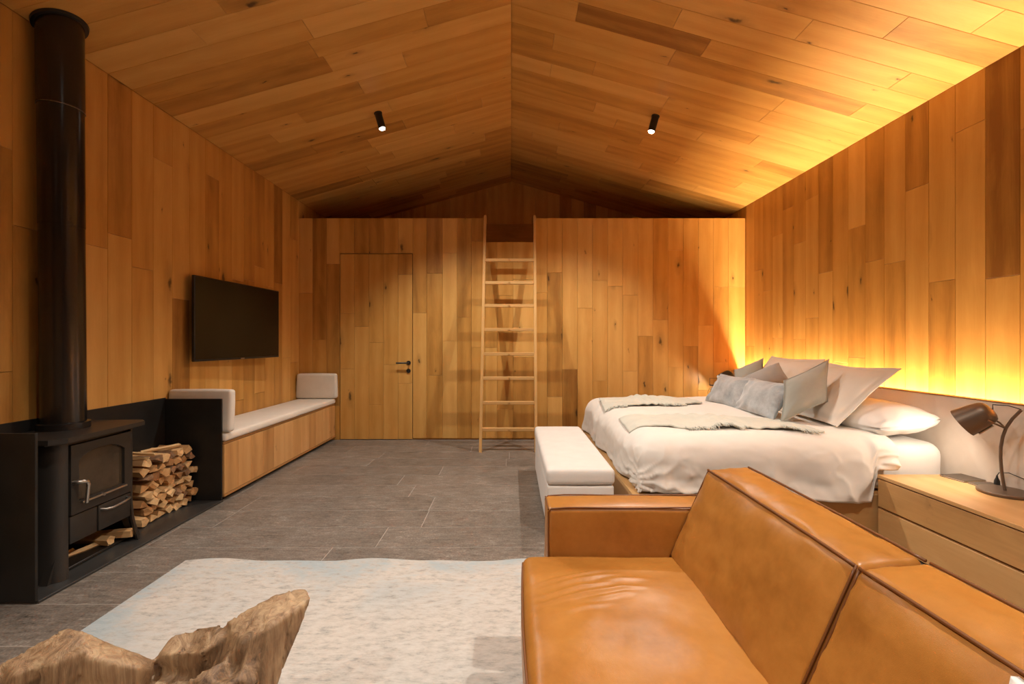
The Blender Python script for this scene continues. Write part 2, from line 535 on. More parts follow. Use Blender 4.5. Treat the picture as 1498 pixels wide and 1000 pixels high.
# partition with the door opening and the ladder notch
DX0, DX1, DZ = -1.903, -1.091, 2.062
NX0, NX1, NZ = -0.288, 0.252, 2.19
wb = struct('wall_back', slab((XL, YP + PT, 0), (DX0, YP + 0.09, ZP)), OAK, 'oak plank partition below the dark loft', 'wall')
for lo, hi in (((DX0, YP + PT, DZ), (DX1, YP + 0.09, ZP)), ((DX1, YP + PT, 0), (NX0, YP + 0.09, ZP)), ((NX0, YP + PT, 0), (NX1, YP + 0.09, NZ)), ((NX1, YP + PT, 0), (XR, YP + 0.09, ZP))):
    obj('wall_core', slab(lo, hi), OAK, wb, None)
seams = [XL, DX0 - 0.3, DX0 - 0.145, DX0, DX0 + .1624, DX0 + .3248, DX0 + .4872, DX0 + .6496, DX1, -0.937, -0.763, -0.6, -0.442, NX0, -0.158, 0.02, NX1]
x = 0.3985
while x < XR - 0.02: seams.append(x); x += 0.1672
seams.append(XR)
seams = [s for i, s in enumerate(seams) if i == 0 or s - seams[i - 1] > 0.02]
seams[-1] = XR
for x0, x1 in zip(seams[:-1], seams[1:]):
    xm = (x0 + x1) / 2
    z0 = DZ + 0.004 if DX0 < xm < DX1 else (0.0 if xm < DX0 else 0.016)
    z1 = NZ if NX0 < xm < NX1 else ZP
    segs = [(z0, z1)] if DX0 < xm < DX1 else ([(z0, .78), (.78, z1)] if abs(xm - .65) < .05 else cuts(z0, z1, 0.7, 1.7))
    for a, b in segs:
        tone = -.05 if abs(xm - .65) < .05 and b < .8 else None
        lay(wb, (0, 0, 1), (0, -1, 0), (xm, YP, (a + b) / 2), b - a, x1 - x0, tone=tone)

# flush plank door
door = struct('door_1', slab((DX0 + .004, YP + PT - .001, 0.006), (DX1 - .004, YP + 0.055, DZ - 0.004)), DARK_GAP, 'flush door of oak planks with black lever handle', 'door')
dw = (DX1 - DX0 - 0.010) / 5
for i in range(5):
    xm = DX0 + 0.005 + dw * (i + 0.5)
    for a, b in cuts(0.006, DZ - 0.004, 0.6, 1.3):
        lay(door, (0, 0, 1), (0, -1, 0), (xm, YP + 0.001, (a + b) / 2), b - a, dw)
hx, hz = -1.138, 0.852
bm = B(); lathe(bm, [(0, 0), (0.024, 0), (0.024, 0.008), (0.0, 0.008)], 24, Matrix.Translation((hx, YP + .001, hz)) @ Matrix.Rotation(math.pi / 2, 4, 'X'))
obj('rose', bm, BLACK_METAL, door, 40)
bm = B(); tube(bm, [(hx, YP, hz), (hx, YP - .05, hz), (hx - .012, YP - .055, hz), (hx - .125, YP - .055, hz)], 0.009, 10)
obj('door_handle', bm, BLACK_METAL, door, 40)
bm = B(); lathe(bm, [(0, 0), (0.023, 0), (0.023, 0.012), (0.008, 0.014), (0.0, 0.014)], 24, Matrix.Translation((hx, YP + .001, hz - 0.088)) @ Matrix.Rotation(math.pi / 2, 4, 'X'))
obj('keyhole_plate', bm, BLACK_METAL, door, 40)

# loft
lf = struct('loft_floor', slab((XL, YP + 0.09, NZ - 0.12), (XR, YB, NZ - 0.005)), OAK, 'wooden floor of the dark loft above the partition', 'floor')
gable = struct('wall_loft', slab((XL, YB + PT, NZ), (XR, YB + 0.1, ZE_R + 0.0)), OAK, 'dark oak plank gable wall at the back of the loft', 'wall')
bm = B(); prism(bm, [(XL, ZE_R), (XR, ZE_R), (XR, ZE_R + .001), (0, RIDGE), (XL, ZE_L)], -(YB + 0.1), -(YB + PT), Matrix.Rotation(math.pi / 2, 4, 'X'))
obj('gable_core', bm, OAK, gable, None)
x = XL
while x < XR - 0.01:
    x1 = min(x + PW, XR)
    if x < 0 < x1: x1 = 0.0
    zt = lambda q: RIDGE - SL * abs(q)
    bm = B(); prism(bm, [(x + .001, NZ), (x1 - .001, NZ), (x1 - .001, zt(x1)), (x + .001, zt(x))], -(YB + PT), -YB, Matrix.Rotation(math.pi / 2, 4, 'X'))
    # grain follows the height of the board
    xm = (x + x1) / 2
    Mx = axes((0, 0, 1), (0, -1, 0), (xm, YB, NZ)); Mi = Mx.inverted()
    for v in bm.verts: v.co = Mi @ v.co
    o = obj('plank', bm, OAK, gable, None); o.matrix_local = Mx; o['tone'] = R.random()
    x = x1
ledge = struct('trim_1', box(B(), (-0.9, YB - 0.15, NZ - 0.005), (0.9, YB, 2.68), 0.004, 1), OAK, 'low wooden ledge along the loft gable wall', 'trim')

# wall behind the camera
wf = struct('wall_front', slab((XL, YF - 0.1, 0), (XR, YF, ZE_R)), OAK, 'oak wall behind the camera', 'wall')
bm = B(); prism(bm, [(XL, ZE_R), (XR, ZE_R), (0, RIDGE), (XL, ZE_L)], -YF, -YF + 0.1, Matrix.Rotation(math.pi / 2, 4, 'X'))
obj('gable_core', bm, OAK, wf, None)

# ceiling: two slopes boarded from eave to ridge
ceil = struct('ceiling', None, None, 'pitched ceiling of oak boards running from eaves to ridge', 'ceiling')
def slope(sign, X):
    ze = RIDGE - SL * abs(X)
    s = Vector((-sign, 0, SL)).normalized(); n = Vector((-SL * sign, 0, -1)).normalized()
    L = abs(X) * math.sqrt(1 + SL * SL)
    e = Vector((X, 0, ze))
    off = PT
    poly = [Vector((X, 0, ze)) - n * off, Vector((0, 0, RIDGE)) - n * off - Vector((0, 0, 0)), Vector((0, 0, RIDGE + 0.16)), Vector((X + sign * .12, 0, ze + 0.10))]
    poly[1] = Vector((0, 0, RIDGE + off * math.sqrt(1 + SL * SL)))
    bm = B()
    a = [bm.verts.new((p.x, YF, p.z)) for p in poly]; b = [bm.verts.new((p.x, YB + .1, p.z)) for p in poly]
    bm.faces.new(a[::-1]); bm.faces.new(b)
    for i in range(4): bm.faces.new((a[i], a[(i + 1) % 4], b[(i + 1) % 4], b[i]))
    obj('ceiling_slab', bm, OAK, ceil, None)
    y = 2.634 if sign < 0 else 2.2985
    while y - PW > Y0: y -= PW
    while y < YB - 0.01:
        y1 = min(y + PW, YB)
        runs = [(a_, b_, None) for a_, b_ in cuts(0.0, L, 0.7, 1.7)]
        if sign > 0 and y < 2.857 < y1: runs = [(0.0, 1.40, .6), (1.40, 2.255, -.08), (2.255, L, .6)]
        for a_, b_, tn in runs:
            c = e + s * ((a_ + b_) / 2); c.y = (y + y1) / 2
            lay(ceil, s, n, c, b_ - a_, y1 - y, tone=tn)
        y = y1
slope(-1, XL); slope(1, XR)

# ------------------------------------------------------------------ ceiling spotlights
def spot(X, Y, label):
    sign = 1 if X > 0 else -1
    n = Vector((-SL * sign, 0, -1)).normalized()
    top = Vector((X, Y, RIDGE - SL * abs(X)))
    q = n.to_track_quat('Z', 'Y')
    t = thing('ceiling_spotlight', label, 'spotlight', top, 0, 'ceiling spotlights')
    t.rotation_mode = 'QUATERNION'; t.rotation_quaternion = q
    bm = B(); lathe(bm, [(0, 0), (0.034, 0), (0.034, 0.006), (0.030, 0.008), (0.030, 0.135), (0.025, 0.135), (0.024, 0.110), (0, 0.110)], 28)
    obj('housing', bm, BLACK_METAL, t, 40)
    bm = B(); lathe(bm, [(0, 0.1105), (0.0235, 0.1105), (0.0235, 0.136), (0.018, 0.143), (0, 0.146)], 20)
    obj('bulb', bm, SPOT_GLOW, t, 40)
    ld = bpy.data.lights.new('spot_beam', 'SPOT'); ld.energy = SPOT_WATT; ld.color = SPOT_COL
    ld.spot_size = math.radians(SPOT_DEG); ld.spot_blend = 0.75; ld.shadow_soft_size = 0.025
    lo = bpy.data.objects.new('spot_beam', ld); C.objects.link(lo); lo.parent = t
    lo.location = (0, 0, 0.175); lo.rotation_euler = (math.pi, 0, 0)
SPOT_DEG = 118.0
spot(-1.114, 3.77, 'small black ceiling spotlight on the slope above the television')
spot(1.206, 3.77, 'small black ceiling spotlight on the slope above the bed')
spot(-1.114, 1.27, 'added unseen ceiling spotlight above the rug beside the flue pipe')  # this and the next three: unseen, added to light the camera side
spot(1.206, 1.27, 'added unseen ceiling spotlight above the leather sofa')
spot(-1.114, -1.2, 'added unseen ceiling spotlight on the stove side close to the front wall')
spot(1.206, -1.2, 'added unseen ceiling spotlight on the sofa side close to the front wall')

# ------------------------------------------------------------------ black steel hearth surround
HX, HY0, HY1 = -1.962, 1.871, 3.066
hs = thing('hearth_surround', 'black steel hearth tray with side and back panels around the stove', 'hearth', (XL, HY0, 0))
def loc(lo, hi, o): return [lo[i] - o[i] for i in range(3)], [hi[i] - o[i] for i in range(3)]
def lbox(o, lo, hi, bev=0.0015, seg=1):
    a, b = loc(lo, hi, o.location); return box(B(), a, b, bev, seg)
obj('hearth_plate', lbox(hs, (XL + .001, HY0 - .004, 0.0005), (HX + .006, HY1, 0.012)), HEARTH_STEEL, hs, None)
obj('back_panel', lbox(hs, (XL + .001, HY0 - 0.35, 0.0125), (XL + .009, HY1, 0.705)), STEEL_BLACK, hs, None)
obj('side_panel', lbox(hs, (XL + .0095, HY0 - .012, 0.0125), (HX, HY0, 0.706)), STEEL_BLACK, hs, None)
obj('side_panel', lbox(hs, (XL + .0095, HY1 - .012, 0.0125), (HX, HY1, 0.698)), STEEL_BLACK, hs, None)

# ------------------------------------------------------------------ wood stove (local: front towards +x, width along y)
st = thing('wood_stove', 'black cast iron wood stove with glass door and curved sides', 'stove', (-2.185, 2.235, 0.0125), math.radians(3.0))
Z0, Z1 = 0.135, 0.605          # body bottom and top
W2, FX, BX = 0.235, 0.150, -0.125
def sidecurve(s):
    """outline (x, y) of one curved side cheek, from the door edge round to the back"""
    pts = []
    for i in range(9):
        a = math.pi / 2 * i / 8
        pts.append((FX - 0.075 + 0.075 * math.cos(a), s * (W2 - 0.055 + 0.055 * math.sin(a))))
    pts.append((BX, s * W2))
    return pts
for s in (-1, 1):
    out = sidecurve(s); th = 0.012
    inn = [(x - (th if i < 9 else 0) * math.cos(math.pi / 2 * min(i, 8) / 8), yy - s * th * math.sin(math.pi / 2 * min(i, 8) / 8)) for i, (x, yy) in enumerate(out)]
    bm = B()
    def cheek(z, flare):
        return [[bm.verts.new((x + flare * (1 if i < 6 else 0), yy + s * flare, z)) for i, (x, yy) in enumerate(p)] for p in (out, inn)]
    rows = [cheek(0.0, 0.022), cheek(0.05, 0.014), cheek(0.13, 0.004), cheek(0.22, 0.0), cheek(Z1, 0.0)]
    n = len(out)
    for a, b in zip(rows[:-1], rows[1:]):
        for i in range(n - 1):
            # the rear of the cheek opens between a front and a back foot
            bm.faces.new((a[0][i], a[0][i + 1], b[0][i + 1], b[0][i]))
            bm.faces.new((a[1][i], b[1][i], b[1][i + 1], a[1][i + 1]))
        bm.faces.new((a[0][0], b[0][0], b[1][0], a[1][0]))
        bm.faces.new((a[0][-1], a[1][-1], b[1][-1], b[0][-1]))
    for r_, d in ((rows[0], 1), (rows[-1], 0)):
        for i in range(n - 1): bm.faces.new((r_[0][i], r_[0][i + 1], r_[1][i + 1], r_[1][i]))
    obj('side_cheek', bm, CAST, st, 50)
obj('firebox', box(B(), (BX, -W2 + .014, Z0), (FX - .022, W2 - .014, Z1), 0.006), CAST, st, 40)
obj('log_shelf', box(B(), (BX, -W2 + .014, 0.004), (FX - .04, W2 - .014, 0.016), 0.002, 1), CAST, st, 40)
# top plate with stepped lip
bm = B()
def plate(x1, w, ch): return [(BX - .02, -w), (x1 - ch, -w), (x1, -w + ch), (x1, w - ch), (x1 - ch, w), (BX - .02, w)]
prism(bm, plate(FX + .005, W2 + .008, .05), Z1, Z1 + .012); prism(bm, plate(FX + .040, W2 + .036, .045), Z1 + .012, Z1 + .034)
obj('top_plate', bm, CAST, st, 30)
# door with arched window
Mf = Matrix.Translation((FX - .018, 0, 0)) @ Matrix(((0, 0, 1, 0), (1, 0, 0, 0), (0, 1, 0, 0), (0, 0, 0, 1)))   # (y, z, depth x)
dw_, dz0, dz1 = W2 - .062, 0.272, Z1 - .012
no = 24
def arch(w, z0, z1, rise, n=no):
    pts = [(-w, z0), (w, z0)]
    for i in range(n - 1):
        a = 1 - 2 * i / (n - 2)
        pts.append((w * a, z1 - rise * abs(a) ** 2.6))
    return pts
inner = arch(dw_ - .040, dz0 + .056, dz1 - .038, 0.040)
outer = [(-dw_, dz0), (dw_, dz0)] + [(dw_ * (1 - 2 * i / (no - 2)), dz1) for i in range(no - 1)]
bm = B(); frame_prism(bm, outer, inner, 0.0, 0.024, Mf)
dr = obj('stove_door', bm, CAST, st, 30)
bm = B(); prism(bm, inner, 0.002, 0.010, Mf); obj('door_glass', bm, GLOW_GLASS, dr, None)
bm = B(); tube(bm, [Mf @ Vector(p) for p in ((-dw_ + .05, dz0 + .045, .030), (dw_ - .035, dz0 + .045, .030))], 0.0055, 8)
tube(bm, [Mf @ Vector(p) for p in ((-.005, dz0 + .045, .02), (-.005, dz0 + .045, .036))], 0.008, 8)
obj('air_slider', bm, CHROME, dr, 40)
bm = B(); tube(bm, [Mf @ Vector(p) for p in ((-dw_ + .010, dz0 + .150, .02), (-dw_ + .012, dz0 + .152, .045), (-dw_ + .022, dz0 + .152, .056), (-dw_ + .043, dz0 + .146, .058), (-dw_ + .050, dz0 + .130, .058), (-dw_ + .046, dz0 + .045, .054))], [.009, .009, .009, .009, .0085, .007], 10)
obj('door_handle', bm, CHROME, dr, 50)
for z in (0.30, 0.55):
    bm = B(); tube(bm, [Mf @ Vector(p) for p in ((dw_ + .006, z, .018), (dw_ + .006, z + .035, .018))], 0.008, 8); obj('hinge', bm, CAST, dr, 50)
# apron: fixed panel and ash drawer
bm = B(); box(bm, (FX - .016, -dw_, Z0 + .006), (FX + .002, -.030, dz0 - .006), 0.003); obj('apron_panel', bm, CAST, st, 40)
bm = B(); box(bm, (FX - .016, -.024, Z0 + .006), (FX + .005, dw_, dz0 - .006), 0.003); dd = obj('ash_drawer', bm, CAST, st, 40)
bm = B(); tube(bm, [Mf @ Vector(p) for p in ((-.010, dz0 - .028, .02), (-.004, dz0 - .030, .042), (.03, dz0 - .034, .048), (.10, dz0 - .030, .048), (dw_ - .03, dz0 - .024, .042), (dw_ - .025, dz0 - .022, .02))], 0.0065, 10)
obj('drawer_handle', bm, CHROME, dd, 50)
# splayed feet at the front corner
for s in (-1, 1):
    bm = B(); prism(bm, [(s * (W2 - .07), Z0 + .02), (s * (W2 - .03), Z0 + .02), (s * (W2 + .03), 0.0), (s * (W2 - .005), 0.0)], -0.03, 0.004, Mf)
    obj('foot', bm, CAST, st, 40)

# ------------------------------------------------------------------ flue pipe
px_, py_ = -2.243, 2.262
zt = RIDGE + SL * px_ - 0.002
fp = thing('flue_pipe', 'tall black flue pipe rising from the stove to the ceiling', 'flue pipe', (px_, py_, 0.6475))
def shear(zz): return Matrix(((1, 0, -0.009, 0), (0, 1, 0, 0), (0, 0, 1, 0), (0, 0, 0, 1)))
h = zt - 0.6475
bm = B(); lathe(bm, [(0.0, 0), (0.101, 0), (0.101, 0.034), (0.089, 0.038), (0.0, 0.038)], 40); obj('collar', bm, PIPE, fp, 40)
bm = B(); lathe(bm, [(0.0, 0.0385), (0.086, 0.0385), (0.086, 1.015), (0.0, 1.015)], 48, shear(0)); obj('lower_section', bm, PIPE, fp, 40)
bm = B(); lathe(bm, [(0.0, 1.0155), (0.0875, 1.0155), (0.0875, 1.60), (0.0, 1.60)], 48, shear(0)); obj('middle_section', bm, PIPE, fp, 40)
bm = B(); lathe(bm, [(0.0, 1.603), (0.090, 1.603), (0.090, h + .02), (0.0, h + .02)], 48, shear(0))
for v in bm.verts:
    if v.co.z > 1.9: v.co.z = h - 0.012 + SL * v.co.x
obj('upper_section', bm, PIPE, fp, 40)
bm = B(); lathe(bm, [(0.086, 1.6005), (0.0912, 1.6005), (0.0912, 1.6025), (0.086, 1.6025)], 48, shear(0), closed=True); obj('joint_ring', bm, CHROME, fp, 40)
bm = B(); lathe(bm, [(0.0, 0), (0.105, 0), (0.108, 0.012), (0.0, 0.012)], 48)
for v in bm.verts: v.co = Vector((v.co.x - 0.018, v.co.y, v.co.z + h - 0.012 + SL * (v.co.x - 0.018)))
obj('ceiling_flange', bm, BLACK_METAL, fp, 40)

# ------------------------------------------------------------------ firewood
def log_mesh(seed, L, w, hgt):
    r = random.Random(seed); bm = B()
    k = r.choice((3, 4, 4, 5))
    ang = sorted([2 * math.pi * (i + r.uniform(-.25, .25)) / k for i in range(k)])
    base = [(math.cos(a) * w / 2 * r.uniform(.85, 1.05), math.sin(a) * hgt / 2 * r.uniform(.85, 1.05)) for a in ang]
    # split faces: each side broken once with a little unevenness
    ring = []
    for i in range(k):
        p, q = base[i], base[(i + 1) % k]
        ring += [p, ((p[0] + q[0]) / 2 * r.uniform(.94, 1.08), (p[1] + q[1]) / 2 * r.uniform(.94, 1.08))]
    rows = []
    for t in (-.5, -.2, .15, .5):
        s = r.uniform(.9, 1.06); dx, dy = r.uniform(-.004, .004), r.uniform(-.004, .004)
        rows.append([bm.verts.new((t * L + r.uniform(-.006, .006), a * s + dx, b * s + dy)) for a, b in ring])
    n = len(ring)
    for a, b in zip(rows[:-1], rows[1:]):
        for i in range(n): bm.faces.new((a[i], a[(i + 1) % n], b[(i + 1) % n], b[i]))
    bm.faces.new(rows[0][::-1]); bm.faces.new(rows[-1])
    me = mesh_of('firewood_log', bm, None); me.materials.append(SPLIT if seed % 7 else BARK)
    return me
variants = [log_mesh(s, 0.205, 0.078, 0.058) for s in range(1, 15)]
rw = random.Random(11)
sy0, sy1 = 2.585, 3.035
for row in range(8):
    zc = 0.0125 + 0.027 + row * 0.0475
    yy = sy0 + (0.03 if row % 2 else 0.0) + rw.uniform(0, .01)
    wave = 0.010 * row
    while yy < sy1 - 0.03:
        o = bpy.data.objects.new('firewood_log', rw.choice(variants)); C.objects.link(o)
        o.location = (-2.240 + rw.uniform(-.008, .018), yy + 0.033, zc + rw.uniform(-.003, .003))
        o.rotation_euler = (rw.choice((0, math.pi)) + rw.uniform(-.35, .35), rw.uniform(-.04, .04), rw.uniform(-.07, .07) + rw.choice((0, math.pi)))
        o['tone'] = rw.random()
        tag(o, 'split firewood log in the stack between stove and bench', 'firewood', 'firewood stacked beside the stove')
        yy += rw.uniform(0.058, 0.070)
kin = log_mesh(31, 0.23, 0.03, 0.022)
for i, (x, yy, z, rz, ry) in enumerate(((-2.235, 2.62, 0.412, 0.25, 0.05), (-2.23, 2.71, 0.415, -0.2, -0.03), (-2.22, 2.86, 0.412, 1.2, 0.0))):
    o = bpy.data.objects.new('kindling_stick', kin); C.objects.link(o); o.location = (x, yy, z); o.rotation_euler = (0.3 * i, ry, rz); o['tone'] = 0.8
    tag(o, 'thin kindling stick lying on top of the firewood stack', 'firewood', 'kindling on the stack')
under = log_mesh(40, 0.20, 0.055, 0.05)
for i, (x, yy, z, rz, L) in enumerate(((-2.140, 2.415, 0.055, 0.15, 1.0), (-2.170, 2.345, 0.056, -0.1, 1.0), (-2.155, 2.235, 0.044, 1.35, .62), (-2.19, 2.14, 0.044, 1.5, .62))):
    o = bpy.data.objects.new('firewood_log', under if L == 1 else kin); C.objects.link(o); o.location = (x, yy, z); o.rotation_euler = (0.4 * i, 0, rz); o['tone'] = .6 + .1 * i
    tag(o, 'firewood piece lying under the stove', 'firewood', 'firewood under the stove')

# ------------------------------------------------------------------ bench with vertical oak front
BXF = -1.952
bn = thing('storage_bench', 'low oak plank bench along the left wall below the television', 'bench', (XL, HY1 + .001, 0))
o_ = bn.location
bn_lo, bn_hi = (XL + .001, HY1 + .002, 0.045), (BXF - PT - .001, YP - .002, 0.385)
obj('bench_body', lbox(bn, bn_lo, bn_hi, 0), OAK_PALE_Y, bn, None)
obj('bench_top', lbox(bn, (XL + .001, HY1 + .002, 0.3855), (BXF - .004, YP - .002, 0.402), .002), OAK_PALE_Y, bn, None)
obj('plinth', lbox(bn, (XL + .03, HY1 + .002, 0.0005), (BXF - .05, YP - .002, 0.0445), 0), DARK_GAP, bn, None)
obj('bottom_rail', lbox(bn, (BXF - PT - .0005, HY1 + .002, 0.030), (BXF + .002, YP - .002, 0.046), .001), OAK_PALE_Y, bn, None)
nb = 12; bw = (YP - .004 - HY1 - .002) / nb
for i in range(nb):
    ym = HY1 + .003 + bw * (i + .5)
    lay(bn, (0, 0, 1), (1, 0, 0), Vector((BXF, ym, 0.216)) - o_, 0.336, bw, mat=OAK_PALE)

def puff(amp_z, amp_xy=0.0, wr=0.0, seed=0.0, sc=6.0):
    def f(u, p):
        b = (1 - min(1, abs(u.x)) ** 2.5) * (1 - min(1, abs(u.y)) ** 2.5)
        q = p.copy()
        if u.z > 0: q.z += amp_z * b * u.z
        q.x += amp_xy * u.x * (1 - u.y * u.y) * (1 - u.z * u.z)
        q.y += amp_xy * u.y * (1 - u.x * u.x) * (1 - u.z * u.z)
        if wr: q += p.normalized() * wr * fbm((p.x + seed, p.y, p.z), sc, 3)
        return q
    return f
L = YP - HY1 - .01
bm = B(); rbox(bm, (0.205, L / 2, 0.027), 0.018, (8, 40, 2), puff(0.006, 0, 0.0025, 3.1, 5))
sc_ = obj('seat_cushion', bm, LINEN, None, 180, (-2.148, HY1 + .006 + L / 2, 0.4315))
tag(sc_, 'long flat oatmeal seat cushion on the oak bench', 'cushion')
bm = B(); rbox(bm, (0.215, 0.033, 0.145), 0.020, (14, 3, 10), puff(0.003, 0.004, 0.002, 9.2, 5))
o = obj('back_cushion', bm, LINEN, None, 180, (-2.136, HY1 + .048, 0.6105)); o.rotation_euler = (math.radians(-3), 0, 0)
tag(o, 'oatmeal back cushion leaning on the black hearth panel', 'cushion')
bm = B(); rbox(bm, (0.218, 0.033, 0.135), 0.020, (14, 3, 10), puff(0.003, 0.004, 0.002, 5.2, 5))
o = obj('back_cushion', bm, LINEN, None, 180, (-2.130, YP - .052, 0.602)); o.rotation_euler = (math.radians(5), 0, 0)
for v in o.data.vertices: v.co.x += 0.014 * (v.co.z / 0.135) * (1 - v.co.x / .218) / 2
tag(o, 'oatmeal back cushion leaning on the oak partition beside the door', 'cushion')

# ------------------------------------------------------------------ television
P1, P2 = Vector((-2.280, 3.245, 0)), Vector((-2.212, 4.295, 0))
d = (P2 - P1); tw = d.length; th_ = 0.627
tv = thing('television', 'flat black television mounted on the left wall above the bench', 'television', (P1 + P2) / 2 + Vector((0, 0, 0.940)), math.atan2(d.y, d.x))
# local x along the width, front towards -y
obj('tv_case', box(B(), (-tw / 2, 0, 0), (tw / 2, 0.022, th_), 0.004), TV_BODY, tv, 40)
obj('screen', box(B(), (-tw / 2 + .009, -0.0012, 0.016), (tw / 2 - .009, -0.0002, th_ - .009), 0), TV_SCREEN, tv, None)
obj('rear_housing', box(B(), (-tw * .32, 0.0225, 0.05), (tw * .32, 0.040, th_ * .7), 0.008), TV_BODY, tv, 40)
obj('badge', box(B(), (-0.022, -0.0035, 0.003), (0.022, -0.0005, 0.011), 0.001, 1), CHROME, tv, None)
bm = B(); box(bm, (-0.10, 0.0405, 0.22), (0.10, 0.075, 0.42), 0.004); obj('wall_bracket', bm, BLACK_METAL, tv, 40)

# ------------------------------------------------------------------ ladder
ld_ = thing('loft_ladder', 'slim wooden ladder leaning on the partition up to the loft', 'ladder', (-0.03, 4.42, 0))
yb, yt, zt_ = 0.0, 0.535, 2.475
lean = math.atan2(yt - yb, zt_)
for xb, xt in ((-0.274, -0.258), (0.272, 0.286)):
    bm = B(); n = 8
    V = []
    for i in range(n + 1):
        t = i / n; x = xb + (xt - xb) * t; y_ = yb + (yt - yb) * t; z = zt_ * t
        V.append([bm.verts.new((x + a * 0.0135, y_ + b_ * 0.0225 + 0.0225, z - b_ * 0.0)) for a, b_ in ((-1, -1), (1, -1), (1, 1), (-1, 1))])
    for a, b_ in zip(V[:-1], V[1:]):
        for k in range(4): bm.faces.new((a[k], a[(k + 1) % 4], b_[(k + 1) % 4], b_[k]))
    bm.faces.new(V[0][::-1]); bm.faces.new(V[-1])
    o = obj('rail', bm, PINE, ld_, None); o['tone'] = .5
PINE_X = wood_mat('ladder_pine_x', (0.38, 0.19, 0.06), (0.60, 0.35, 0.13), (0.72, 0.46, 0.20), knots=False, axis=0)
for ypx in (380.4, 413.5, 447, 482, 517.6, 553, 589, 627.8):
    zz = 1.0
    for _ in range(20):
        Yr = 4.42 + yt * zz / zt_ + .02; zz = CAM_Z - (ypx - 500) / F * Yr
    t = zz / zt_
    xa, xb2 = -0.274 + .016 * t + .012, 0.272 + .014 * t - .012
    bm = B(); box(bm, (xa, yt * t + .004, zz - .016), (xb2, yt * t + .044, zz + .016), 0.003, 1)
    o = obj('rung', bm, PINE_X, ld_, None); o['tone'] = R.uniform(.35, .65)
    bm = B(); box(bm, (0.0, yt * t - .004, zz - .010), (0.018, yt * t + .0045, zz + .010), 0.002, 1)
    o2 = obj('wedge', bm, PINE_X, o, None); o2['tone'] = .2

# ------------------------------------------------------------------ rug
RX0, RX1, RY0, RY1 = -1.602, 0.98, -0.6, 2.22
rc = Vector(((RX0 + RX1) / 2, (RY0 + RY1) / 2, 0.0005))
nx, ny = 90, 90; bm = B(); top, bot = [], []
for j in range(ny + 1):
    rt, rb = [], []
    for i in range(nx + 1):
        u, v = i / nx, j / ny
        x, y_ = RX0 + (RX1 - RX0) * u, RY0 + (RY1 - RY0) * v
        e = max(0, (v - .9) / .1)
        y_ += e * (0.005 * math.sin(x * 7.5) + 0.004 * math.sin(x * 17 + 1))
        lift = e * e * max(0, 0.007 * math.sin(x * 8.2 + .6))
        rt.append(bm.verts.new((x - rc.x, y_ - rc.y, 0.009 + lift + 0.0006 * fbm((x, y_, 0), 8)))); rb.append(bm.verts.new((x - rc.x, y_ - rc.y, lift)))
    top.append(rt); bot.append(rb)
for j in range(ny):
    for i in range(nx):
        bm.faces.new((top[j][i], top[j][i + 1], top[j + 1][i + 1], top[j + 1][i]))
        bm.faces.new((bot[j][i], bot[j + 1][i], bot[j + 1][i + 1], bot[j][i + 1]))
for j in range(ny):
    for i in (0, nx): bm.faces.new((top[j][i], bot[j][i], bot[j + 1][i], top[j + 1][i]))
for i in range(nx):
    for j in (0, ny): bm.faces.new((top[j][i], bot[j][i], bot[j][i + 1], top[j][i + 1]))
rug = obj('area_rug', bm, RUG, None, 40, rc)
tag(rug, 'distressed cream and pale blue area rug on the stone floor', 'rug')

